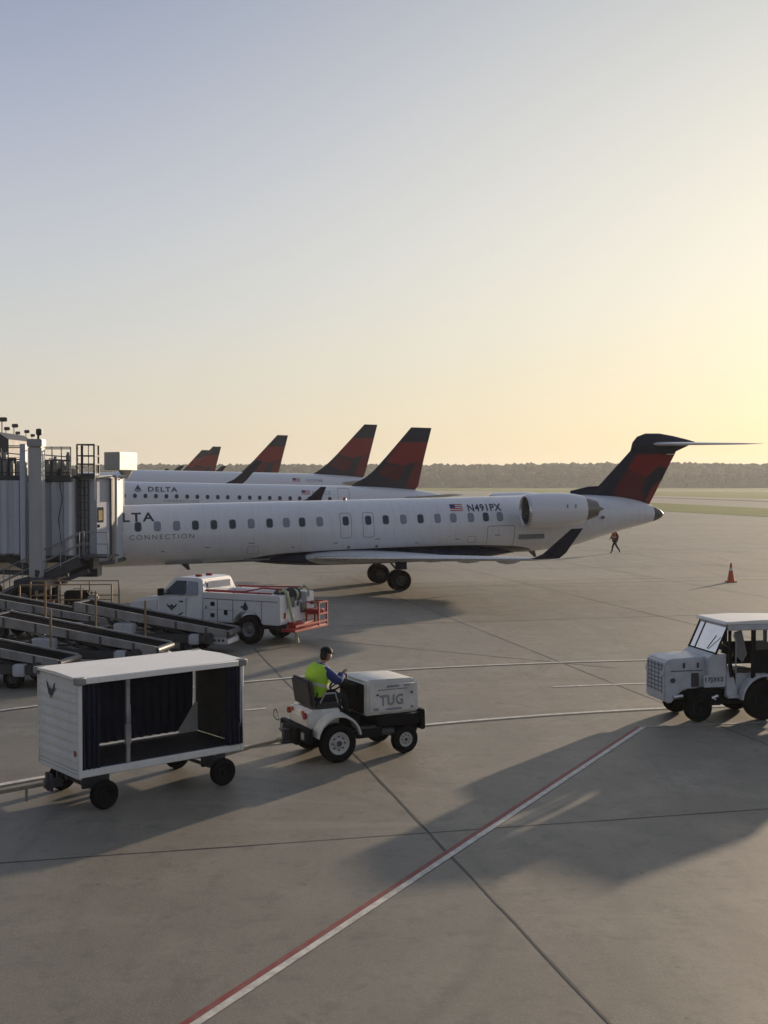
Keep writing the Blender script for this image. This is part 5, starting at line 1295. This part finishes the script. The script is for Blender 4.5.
# canvas hanging in the doorway
b = MB(); b.prism([(-.08, 1.30), (-.02, 1.80), (-.18, 1.84), (-.30, 1.35), (-.2, 1.18)], .54, .57, 'y', .005); b.build('door_flap', M['canvas'], tr)
for sg in (-1, 1):
    b = MB(); n = 14; rings = []
    for i in range(n + 1):
        a = R(4) + R(172) * i / n; ro, ri = .54, .50
        rings.append([(-.66 + ro * math.cos(a), sg * .40, .40 + ro * math.sin(a)), (-.66 + ro * math.cos(a), sg * .70, .40 + ro * math.sin(a)), (-.66 + ri * math.cos(a), sg * .70, .40 + ri * math.sin(a)), (-.66 + ri * math.cos(a), sg * .40, .40 + ri * math.sin(a))])
    b.loft(rings); f = b.build('fender', TW, tr)
    b = MB(); pts = [(-.66 + .54 * math.cos(R(a)), .40 + .54 * math.sin(R(a))) for a in range(4, 92, 8)]; b.prism(pts + [(-.12, .94)], sg * .44 - .01, sg * .44 + .01, 'y'); b.build('fender_skirt', TW, f)
for x, yy, rr, ww in ((-.64, .56, .42, .26), (.74, .50, .29, .20)):
    for sg in (-1, 1): wheel(tr, (x, sg * yy, rr), rr, ww, hub='black', hubr=.5)
b = MB(); b.cyl((1.05, .46, .52), (1.25, .46, .50), .04, seg=10); b.cyl((.30, .46, .5), (.46, .5, .46), .05, seg=10); b.cyl((.36, .50, .42), (.40, .5, .42), .05, seg=10); b.build('exhaust_pipe', M['bare_metal'], tr)
b = MB(); b.box(-1.62, -1.38, -.5, .5, .4, .62, .02); b.build('rear_bumper', M['black'], tr)
b = MB(); b.box(-1.78, -1.60, -.06, .06, .34, .5, .01); b.build('hitch', M['dark_steel'], tr)

# ------------------------------------------------------------------ service truck
sk = empty('service_truck', (-2.63, 34.59, 0), R(153), label='white utility pickup with red rails and winged door badge parked behind the loaders', cat='truck')
W = 1.0; TWt = M['truck_white']
b = MB(); b.box(.1, 5.3, -.45, .45, .42, .62, .02); b.box(2.75, 4.2, -.9, .9, .42, .5, .02); b.build('chassis', M['dark_steel'], sk)
# utility body with wheel arches
def arch(x0, x1, zb_, zt_, cx, r, cz):
    pts = [(x0, zt_), (x1, zt_), (x1, zb_)]
    a0 = math.asin((zb_ - cz) / r) if abs(zb_ - cz) < r else 0
    for i in range(13):
        a = a0 + (math.pi - 2 * a0) * i / 12; pts.append((cx + r * math.cos(a), cz + r * math.sin(a)))
    pts.append((x0, zb_)); return pts
body = None
for sg in (-1, 1):
    b = MB(); b.prism(arch(0.02, 2.72, .62, 1.50, 1.11, .56, .45), sg * (W - .42), sg * W, 'y', .012)
    o = b.build('side_bin', TWt, sk); 
    b = MB()
    for x0, x1, z0, z1 in ((.08, .60, .66, 1.30), (.62, 1.62, .98, 1.30), (1.64, 2.18, .66, 1.30), (2.20, 2.68, .66, 1.30)):
        b.box(x0, x1, sg * W, sg * (W + .012), z0, z1, .005)
    b.build('bin_door', TWt, o)
    b = MB()
    for x, z, w_, h_ in ((2.36, 1.16, .14, .12), (2.36, .82, .14, .12), (1.88, .92, .12, .14), (1.30, 1.12, .06, .05), (2.60, 1.05, .03, .08)):
        b.box(x - w_ / 2, x + w_ / 2, sg * (W + .012), sg * (W + .03), z - h_ / 2, z + h_ / 2, .004)
    b.build('handle', M['black'], o)
    for x_ in (.61, 1.63, 2.19):
        q = MB(); q.box(x_ - .008, x_ + .008, sg * (W + .002), sg * (W + .014), .66, 1.30, 0); q.build('bin_seam', M['line_grey'], o)
    q = MB(); q.box(.06, 2.70, sg * (W + .002), sg * (W + .016), 1.305, 1.325, 0); q.build('bin_seam', M['line_grey'], o)
    q = MB(); q.box(1.64, 2.68, sg * (W + .002), sg * (W + .016), .99, 1.0, 0); q.build('bin_seam', M['line_grey'], o)
    # flame shaped mark
    if sg > 0:
        b = MB(); b.face([(1.18 + x_, W + .0145, 1.14 + z_) for x_, z_ in ((0, -.14), (.09, -.1), (.10, -.02), (.05, .06), (0, .17), (-.05, .06), (-.10, -.02), (-.09, -.1))]); b.build('flame_badge', M['letter'], o, recalc=False)
b = MB(); b.box(.02, 2.72, -.57, .57, .66, .72, .01); b.box(2.66, 2.72, -.57, .57, .7, 1.55, .01); b.box(0.0, .05, -.57, .57, .66, 1.10, .01); b.build('bed', TWt, sk)
for y0_, y1_ in ((.56, .98), (-.98, -.56)):
    b = MB(); b.box(-.02, .02, y0_, y1_, .64, 1.48, .01); b.build('rear_panel', TWt, sk)
for sg in (-1, 1):
    b = MB(); b.box(-.035, -.018, sg * .72 - .05, sg * .72 + .05, .8, .98, .005); b.build('tail_light', M['lens_red'], sk)
# cab
b = MB(); cp = [(2.78, .55), (2.78, 1.42), (2.92, 1.86), (3.05, 1.90), (3.85, 1.90), (4.0, 1.86), (4.42, 1.34), (4.50, 1.28), (4.50, .55)]
rings = []
for y, zs_ in ((-.96, 0), (-.93, 1), (.93, 1), (.96, 0)): pass
def cabring(yb, yt):
    out = []
    for x, z in cp:
        k = max(0, (z - 1.3) / .6); out.append((x, yb + (yt - yb) * k, z))
    return out
b.loft([cabring(-.97, -.76), cabring(.97, .76)]); bmesh.ops.recalc_face_normals(b.bm, faces=b.bm.faces); bmesh.ops.bevel(b.bm, geom=list(b.bm.edges), offset=.03, segments=2, affect='EDGES'); cb = b.build('cab', TWt, sk)
def yk(z, y0=.97, y1=.76): return y0 + (y1 - y0) * max(0, (z - 1.3) / .6)
for sg in (-1, 1):
    b = MB(); pts = [(2.98, 1.40), (3.06, 1.78), (3.42, 1.80), (3.42, 1.38)]; pts2 = [(3.46, 1.38), (3.46, 1.80), (3.86, 1.80), (4.30, 1.36)]
    gl = MB()
    gl.face([(x, sg * (yk(z) + .006), z) for x, z in pts2]); sg_o = gl.build('side_window', M['win_dark'], cb, recalc=False)
    gl = MB(); gl.face([(x, sg * (yk(z) + .006), z) for x, z in pts]); gl.build('side_window', M['win_shade'], cb, recalc=False)
    d = MB(); d.box(3.40, 4.38, sg * .965, sg * .985, .62, 1.30, .012); dr = d.build('door', TWt, cb)
    d = MB(); d.box(3.48, 3.62, sg * .985, sg * 1.01, 1.16, 1.20, .006); d.build('handle', M['black'], dr)
    if sg > 0:
        em = MB()
        for q in (-1, 1):
            em.face([(3.92 + q * x_ * .8, .989, 1.02 + z_ * .8) for x_, z_ in ((0, -.10), (.06, -.10), (.10, .0), (.27, .10), (.22, .03), (.14, -.03), (.20, -.02), (.10, -.09), (.06, -.12), (0, -.18))])
        bmesh.ops.triangulate(em.bm, faces=em.bm.faces); em.cyl((3.92, .987, 1.02), (3.92, .990, 1.02), .055, seg=14); em.build('door_badge', M['letter'], dr, recalc=False)
    d = MB(); d.box(4.18, 4.30, sg * 1.0, sg * 1.22, 1.34, 1.56, .02); d.build('mirror', M['black'], cb)
g = MB(); g.face([(4.10 + .015, -.70, 1.80 - .05), (4.10 + .015, .70, 1.75), (4.43, .86, 1.36), (4.43, -.86, 1.36)]); g.build('windscreen', M['win_dark'], cb, recalc=False)
g = MB(); g.box(2.80, 2.815, -.6, .6, 1.46, 1.78, .004, Matrix.Translation((.02, 0, 0))); g.face([(2.785, -.66, 1.45), (2.785, .66, 1.45), (2.885, .62, 1.80), (2.885, -.62, 1.80)]); g.build('rear_window', M['win_shade'], cb, recalc=False)
b = MB(); b.box(3.3, 3.5, -.35, -.2, 1.90, 1.97, .02); b.box(3.3, 3.5, .2, .35, 1.90, 1.97, .02); b.build('roof_beacon', M['lens_red'], cb)
# front end
b = MB(); b.prism([(4.48, .60), (4.48, 1.30), (5.2, 1.22), (5.52, 1.12), (5.58, .98), (5.58, .60)], -.80, .80, 'y', .04)
for sg in (-1, 1):
    b.prism(arch(4.15, 5.56, .55, 1.14, 4.72, .46, .44) if False else [(4.15 + .32, .62), (4.15 + .32, 1.20), (5.45, 1.10), (5.56, .98), (5.56, .60), (5.20, .60)] + [(4.80 + .44 * math.cos(R(a)), .44 + .44 * math.sin(R(a))) for a in range(22, 150, 14)], sg * .78, sg * .97, 'y', .02)
fe = b.build('front_end', TWt, sk)
b = MB(); b.box(5.575, 5.60, -.58, .58, .74, 1.0, .01); b.build('grille', M['dark_steel'], fe)
for sg in (-1, 1):
    b = MB(); b.box(5.57, 5.605, sg * .80 - .15, sg * .80 + .13, .80, 1.0, .02); b.build('headlight', M['lens_white'], fe)
b = MB(); b.box(5.58, 5.74, -.95, .95, .46, .66, .04); b.build('front_bumper', M['galv'], sk)
for x in (1.11, 4.78):
    for sg in (-1, 1): wheel(sk, (x, sg * .84, .44), .44, .28, hub='rim_grey', hubr=.5)
for x, r_ in ((1.11, .09), (4.78, .05)):
    b = MB(); b.cyl((x, -.8, .44), (x, .8, .44), r_); b.build('axle', M['dark_steel'], sk)
# red rails on top, red rack at the back
b = MB()
b.tube([(2.70, .86, 1.56), (1.9, .86, 1.56), (1.3, .86, 1.56), (.75, .70, 1.68), (.1, .70, 1.66)], .026, 6)
b.tube([(2.70, .93, 1.54), (1.2, .93, 1.54), (.3, .90, 1.54)], .026, 6)
b.tube([(2.70, -.86, 1.56), (1.9, -.86, 1.56), (.1, -.80, 1.62)], .026, 6)
for x in (2.6, 1.7, .8): b.cyl((x, .86, 1.5), (x, .86, 1.57), .02, seg=6); b.cyl((x, -.86, 1.5), (x, -.86, 1.58), .02, seg=6)
b.build('red_rail', M['red'], sk)
b = MB(); b.box(-.52, -.04, -1.0, .95, .44, .52, .01)
for y in (-.95, -.45): 
    b.bar((-.50, y, .5), (-.50, y, 1.22), .05); b.bar((-.08, y, .5), (-.08, y, 1.0), .05); b.bar((-.50, y, 1.2), (-.08, y, 1.2), .04); b.bar((-.50, y, .85), (-.08, y, .85), .04)
b.bar((-.50, -.95, 1.2), (-.50, -.45, 1.2), .05); b.bar((-.50, -.95, .85), (-.50, -.45, .85), .05); b.bar((-.05, -.9, .60), (-.40, .6, .60), .05); b.bar((-.50, -.95, .62), (-.50, .9, .62), .05)
b.box(-.45, -.05, -.9, -.5, .86, .98, .02); b.box(-.3, -.06, .1, .6, .5, .68, .02)
b.build('rear_rack', M['red'], sk)
# hose reels
for yy, xx in ((.42, .28), (-.25, .30)):
    b = MB(); b.ring((xx, yy, 1.42), (0, 1, 0), [(-.14, .04), (-.14, .22), (-.12, .23), (-.11, .15), (.11, .15), (.12, .23), (.14, .22), (.14, .04)], 24); b.build('hose_reel', M['dark_metal'], sk)
    b = MB()
    for k in range(6): 
        cy = yy - .09 + k * .036; b.tube([(xx + .17 * math.cos(a), cy, 1.42 + .17 * math.sin(a)) for a in [2 * math.pi * j / 20 for j in range(20)]], .018, 6, True)
    b.build('hose', M['hose'], sk)
b = MB(); b.tube([(.22, .62, 1.60), (.10, .64, 1.64), (-.04, .62, 1.58), (-.08, .58, 1.30), (-.12, .52, .95), (-.20, .44, .55), (-.24, .40, .25), (-.26, .38, .06)], .052, 8)
b.build('draped_hose', M['hose'], sk)
b = MB(); b.tube([(.22, -.5, 1.55), (.05, -.55, 1.70), (-.04, -.62, 1.60), (-.05, -.62, 1.35)], .042, 8)
b.build('draped_hose', M['hose'], sk)
b = MB(); b.box(-.06, -.02, .2, .5, 1.1, 1.4, .01); b.build('gauge_box', M['dark_metal'], sk)
b = MB(); b.box(-.06, -.02, -.5, -.2, .9, 1.2, .01); b.build('gauge_box', M['dark_metal'], sk)
b = MB(); b.cyl((-.04, .0, 1.2), (-.10, .0, 1.2), .08, seg=14); b.cyl((-.04, -.8, 1.15), (-.10, -.8, 1.15), .06, seg=14); b.build('valve_panel', M['dark_metal'], sk)
b = MB(); b.box(.1, 1.2, -.55, .5, .72, 1.25, .03); b.build('tank', TWt, sk)

# ------------------------------------------------------------------ belt loaders
def make_loader():
    # local: x=0 at the low roller end, +x up the belt; slope applied to the conveyor
    r = empty('belt_loader', (0, 0, 0))
    L = 4.6; z0 = .62; sl = .155; wd = .50
    def zc(x): return z0 + sl * x
    b = MB()
    for y in (-wd, wd):
        b.prism([(0, zc(0) - .12), (L, zc(L) - .20), (L, zc(L) + .07), (0, zc(0) + .07)], y - .04, y + .04, 'y', .008)
    cv = b.build('conveyor_frame', M['loader'], r)
    b = MB(); b.prism([(.0, zc(0) - .04), (L, zc(L) - .04), (L, zc(L) + .03), (0, zc(0) + .03)], -wd + .032, wd - .032, 'y', .01); b.build('belt', M['belt'], cv)
    for x in (0, L):
        b = MB(); b.cyl((x, -wd - .02, zc(x) - .03), (x, wd + .02, zc(x) - .03), .085, seg=18); b.build('roller', M['dark_metal'], cv)
    # chassis
    b = MB(); b.box(.55, 3.9, -.72, .72, .34, .56, .03); b.box(.4, .62, -.66, .66, .30, .62, .03); b.box(3.85, 4.1, -.7, .7, .30, .62, .03)
    ch = b.build('chassis', M['dark_steel'], r)
    b = MB(); b.box(1.2, 2.3, -.74, -.45, .54, .80, .03); b.build('engine_cover', M['loader'], ch)
    b = MB(); b.box(2.7, 3.3, .46, .76, .54, .84, .03); b.build('battery_box', M['tractor_white'], ch)
    b = MB(); b.box(.75, 1.05, .50, .76, .30, .58, .03); b.box(.80, .97, .755, .765, .36, .50, .004); b.build('control_box', M['tractor_white'], ch)
    for x in (1.1, 3.45):
        for sg in (-1, 1): wheel(r, (x, sg * .58, .25), .25, .18, hub='dark_steel')
    b = MB(); b.box(-.02, .34, -.46, .46, .28, .44, .02); b.box(.05, .45, .40, .47, .28, .56, .02); b.box(.05, .45, -.47, -.40, .28, .56, .02); b.build('front_bumper', M['tractor_white'], ch)
    for x in (.12, .24, .36):
        b = MB(); b.cyl((x, .47, .40), (x, .50, .40), .035, seg=10); b.build('bolt', M['dark_metal'], ch)
    for x in (.6, 1.5, 2.4, 3.3, 4.2):
        b = MB(); b.box(x - .03, x + .03, wd + .04, wd + .06, zc(x) - .17, zc(x) + .06, .004); b.build('beam_bracket', M['dark_metal'], cv)
    b = MB(); b.cyl((2.0, .40, .46), (3.6, .40, zc(3.6) - .18), .05, seg=10); b.build('hydraulic_cylinder', M['galv'], r)
    b = MB(); b.tube([(.8, .44, zc(.8) - .2), (1.4, .5, zc(1.4) - .34), (2.0, .48, zc(2) - .24), (2.7, .52, zc(2.7) - .40), (3.4, .46, zc(3.4) - .26)], .018, 6); b.build('hydraulic_hose', M['black'], r)
    b = MB()
    for y in (-.36, .36):
        b.bar((1.1, y, .5), (2.6, y, zc(2.6) - .15), .07); b.bar((3.4, y, .5), (3.7, y, zc(3.7) - .12), .07); b.cyl((2.2, y * .7, .5), (3.3, y * .7, zc(3.3) - .1), .045)
    b.build('lift_arm', M['dark_steel'], r)
    b = MB(); b.box(1.75, 1.95, -.86, -.62, .5, .80, .03); b.cyl((1.85, -.74, .80), (1.92, -.74, .92), .015); b.tube([Vector((1.93, -.74, .94)) + Matrix.Rotation(.5, 3, 'Y') @ Vector((.15 * math.cos(a), .15 * math.sin(a), 0)) for a in [2 * math.pi * k / 18 for k in range(18)]], .012, 6, True); b.build('console', M['black'], r)
    b = MB(); b.box(2.35, 2.75, -.88, -.55, .56, .68, .04); b.box(2.75, 2.83, -.88, -.55, .62, 1.02, .03); b.build('seat', M['seat'], r)
    for x in (.75, 2.15, 3.6):
        hr_ = MB(); hr_.cyl((x, -wd - .06, zc(x) - .05), (x, -wd - .06, zc(x) + 1.0), .03, seg=8); hr_.cyl((x, -wd - .06, zc(x) - .16), (x, -wd - .06, zc(x) - .02), .045, seg=8); hr_.build('handrail_post', M['rail_tan'], r)
    return r
ld = make_loader()
ld_specs = [((-5.65, 29.45), 168.5, 'belt loader with long pale side beam running just behind the baggage cart roof'),
            ((-7.50, 27.25), 168.5, 'belt loader nearest the camera at the left edge, partly hidden by the baggage cart'),
            ((-4.3, 32.6), 168.5, 'belt loader parked alongside the hood of the white utility truck'),
            ((-8.3, 35.4), 172, 'belt loader farthest back, showing between the yellow framed dolly and the others')]
for i, (p, yaw, lb) in enumerate(ld_specs):
    o = ld if i == 0 else copy_tree(ld)
    posts = [c for c in o.children if c.name.startswith('handrail_post')]
    for c in posts[(3 if i == 0 else 1 if i == 1 else 0):]:
        if i: bpy.data.objects.remove(c)
    o.location = (p[0], p[1], 0); o.rotation_euler = (0, 0, R(yaw)); tag(o, lb, 'belt loader', 'belt loaders parked at the jet bridge')

# yellow framed dolly under the bridge with cases
dl = empty('baggage_dolly', (-10.6, 38.8, 0), R(4), label='low yellow framed dolly standing under the jet bridge stairs', cat='dolly')
b = MB(); b.box(-1.5, 1.5, -.75, .75, .42, .48, .01); b.build('deck', M['dark_steel'], dl)
b = MB()
for x in (-1.5, -.5, .5, 1.5):
    for y in (-.75, .75): b.bar((x, y, .45), (x, y, 1.45), .045)
for y in (-.75, .75):
    for z in (.95, 1.45): b.bar((-1.5, y, z), (1.5, y, z), .035)
b.build('frame', M['rail_tan'], dl)
for x in (-1, 1):
    for y in (-.62, .62): wheel(dl, (x, y, .2), .2, .12)
def case(loc, rz, dims, m, lb, cat='suitcase', name='suitcase'):
    r = empty(name, loc, rz, label=lb, cat=cat); w_, d_, h_ = dims
    b = MB(); b.box(-w_ / 2, w_ / 2, -d_ / 2, d_ / 2, .03, h_, .05)
    for k in range(4): x = -w_ / 2 + w_ * (k + .5) / 4; b.box(x - .02, x + .02, -d_ / 2 - .006, -d_ / 2 + .01, .08, h_ - .06, .004)
    b.build('shell', m, r)
    b = MB(); b.tube([(-w_ * .2, 0, h_), (-w_ * .2, 0, h_ + .06), (w_ * .2, 0, h_ + .06), (w_ * .2, 0, h_)], .012, 6); b.build('handle', M['black'], r)
case((-11.45, 38.6, .48), .3, (.6, .4, .38), M['red'], 'red soft bag lying on the yellow framed dolly')
case((-10.3, 38.7, .48), -.1, (.85, .5, .72), M['black'], 'bulky black case standing on the yellow framed dolly')
case((-9.75, 38.5, .48), .1, (.35, .3, .6), M['loader'], 'narrow grey case beside the bulky black case on the dolly')

# ------------------------------------------------------------------ cone, walking person
cn = empty('traffic_cone', (G(731, 582)[0], G(731, 582)[1], 0), label='tall orange traffic cone on the faded painted line right of the jet', cat='traffic cone')
b = MB(); b.box(-.24, .24, -.24, .24, 0, .05, .02); b.ring((0, 0, .05), (0, 0, 1), [(0, .19), (.10, .165), (.80, .05), (.88, .035), (.885, .001)], 24); b.build('cone_body', M['orange'], cn)
b = MB(); b.ring((0, 0, .05), (0, 0, 1), [(.50, .103), (.66, .077)], 24); b.build('reflective_collar', M['flag_white'], cn)

wp = G(615, 553.2)
wk = empty('person', (wp[0], wp[1], 0), R(12), label='distant walking person in dark clothes below the tail of the near jet', cat='person')
# walking to the left (local -x), right leg forward
J = dict(pelvis=(0, 0, .94), waist=(0, 0, 1.08), chest=(-.01, 0, 1.30), neckb=(-.01, 0, 1.46), neck=(-.01, 0, 1.52), headp=(-.02, 0, 1.60),
    shL=(-.01, -.19, 1.40), elL=(.10, -.23, 1.15), wrL=(.05, -.22, .92), shR=(-.01, .19, 1.40), elR=(-.10, .23, 1.15), wrR=(-.25, .2, 1.0),
    hipL=(0, -.09, .90), knL=(-.20, -.10, .52), anL=(-.28, -.10, .10), toL=(-.42, -.10, .045), hipR=(0, .09, .90), knR=(.14, .10, .50), anR=(.40, .10, .15), toR=(.33, .10, .05))
figure(wk, J, (-.03, 0, 1.67), R(180), 0, [((.05, -.22, .92), (0, 0, -1), 1), ((-.25, .2, 1.0), (-.6, 0, -.6), -1)] if False else [((.05, -.22, .92), (-.05, 0.02, -1), 1), ((-.25, .2, 1.0), (-.6, .02, -.6), -1)], top='orange_vest', sleeve='trousers', cap=False)

# ------------------------------------------------------------------ haze
b = MB(); b.box(-2600, 2600, -250, 3600, -1.2, 48, 0)
hz = b.build('haze', None); hz.data.materials.clear()
mh = bpy.data.materials.new('haze air'); mh.use_nodes = True; nt = mh.node_tree
nt.nodes.remove(nt.nodes['Principled BSDF']); pv = N(nt, 'ShaderNodeVolumePrincipled')
pv.inputs['Color'].default_value = (.88, .90, .93, 1); pv.inputs['Density'].default_value = .00021; pv.inputs['Anisotropy'].default_value = .3
nt.links.new(pv.outputs[0], nt.nodes['Material Output'].inputs['Volume']); hz.data.materials.append(mh)
tag(hz, kind='stuff'); hz['label'] = 'thin warm haze over the airfield'; hz['category'] = 'haze'

# ------------------------------------------------------------------ light
SAZ = R(36.5); SEL = R(9.6)
sd = Vector((math.sin(SAZ) * math.cos(SEL), math.cos(SAZ) * math.cos(SEL), math.sin(SEL)))
sl = bpy.data.lights.new('sun', 'SUN'); sl.energy = 5.0; sl.angle = R(.9); sl.color = (1.0, .80, .58)
so = bpy.data.objects.new('sun', sl); C.objects.link(so); so.rotation_euler = sd.to_track_quat('Z', 'Y').to_euler(); so.location = (30, 40, 30)
w = bpy.data.worlds.new('World'); scene.world = w; w.use_nodes = True; nt = w.node_tree
bg = nt.nodes['Background']
sky = N(nt, 'ShaderNodeTexSky', sky_type='NISHITA'); sky.sun_disc = False; sky.sun_elevation = SEL; sky.sun_rotation = SAZ
sky.air_density = 1.0; sky.dust_density = 1.2; sky.ozone_density = 1.2; sky.altitude = 0
bg.inputs['Strength'].default_value = .091
tc = N(nt, 'ShaderNodeTexCoord'); sep = N(nt, 'ShaderNodeSeparateXYZ'); nt.links.new(tc.outputs['Generated'], sep.inputs[0])
el = mth(nt, 'DIVIDE', mth(nt, 'ARCSINE', sep.outputs[2]), R(90), True)
def skyramp(stops):
    n = N(nt, 'ShaderNodeValToRGB'); n.color_ramp.interpolation = 'B_SPLINE'
    e = n.color_ramp.elements
    while len(e) < len(stops): e.new(.5)
    for i, (d, c) in enumerate(stops): e[i].position = d / 90; e[i].color = (*c, 1)
    nt.links.new(el, n.inputs[0]); return n.outputs[0]
away = skyramp([(0, (.70, .60, .47)), (3, (.72, .65, .54)), (8, (.63, .65, .65)), (15, (.49, .52, .62)), (23, (.28, .335, .49)), (40, (.25, .30, .42)), (90, (.25, .29, .38))])
near = skyramp([(0, (.80, .62, .36)), (3, (.92, .78, .50)), (9, (.96, .90, .74)), (16, (.86, .83, .72)), (23, (.66, .67, .65)), (45, (.42, .44, .50)), (90, (.25, .29, .38))])
hl = mth(nt, 'SQRT', mth(nt, 'ADD', mth(nt, 'MULTIPLY', sep.outputs[0], sep.outputs[0]), mth(nt, 'ADD', mth(nt, 'MULTIPLY', sep.outputs[1], sep.outputs[1]), 1e-5)))
cosd = mth(nt, 'DIVIDE', mth(nt, 'ADD', mth(nt, 'MULTIPLY', sep.outputs[0], math.sin(SAZ)), mth(nt, 'MULTIPLY', sep.outputs[1], math.cos(SAZ))), hl)
dang = mth(nt, 'ARCCOSINE', mth(nt, 'MULTIPLY', cosd, .9999))
fz = mth(nt, 'SUBTRACT', 1.0, mth(nt, 'DIVIDE', mth(nt, 'SUBTRACT', dang, R(10)), R(50)), True)
fz = mth(nt, 'MULTIPLY', mth(nt, 'MULTIPLY', fz, fz), mth(nt, 'SUBTRACT', 3.0, mth(nt, 'MULTIPLY', fz, 2.0)))
grad = mixc(nt, fz, away, near)
sc_ = N(nt, 'ShaderNodeVectorMath', operation='SCALE'); bk = mth(nt, 'SUBTRACT', 1.0, mth(nt, 'MULTIPLY', mth(nt, 'DIVIDE', mth(nt, 'SUBTRACT', dang, R(62)), R(70), True), mth(nt, 'MULTIPLY', mth(nt, 'MINIMUM', hl, 1.0), .5)))
sc0 = N(nt, 'ShaderNodeVectorMath', operation='SCALE'); nt.links.new(grad, sc0.inputs[0]); nt.links.new(bk, sc0.inputs['Scale'])
nt.links.new(sc0.outputs[0], sc_.inputs[0]); sc_.inputs['Scale'].default_value = 1 / .12
nt.links.new(mixc(nt, .88, sky.outputs[0], sc_.outputs[0]), bg.inputs['Color'])

scene.render.engine = 'CYCLES'
scene.cycles.volume_step_rate = 5; scene.cycles.volume_max_steps = 64; scene.cycles.max_bounces = 8; scene.cycles.volume_bounces = 0
scene.view_settings.view_transform = 'Standard'; scene.view_settings.look = 'None'; scene.view_settings.exposure = .4; scene.view_settings.gamma = 1
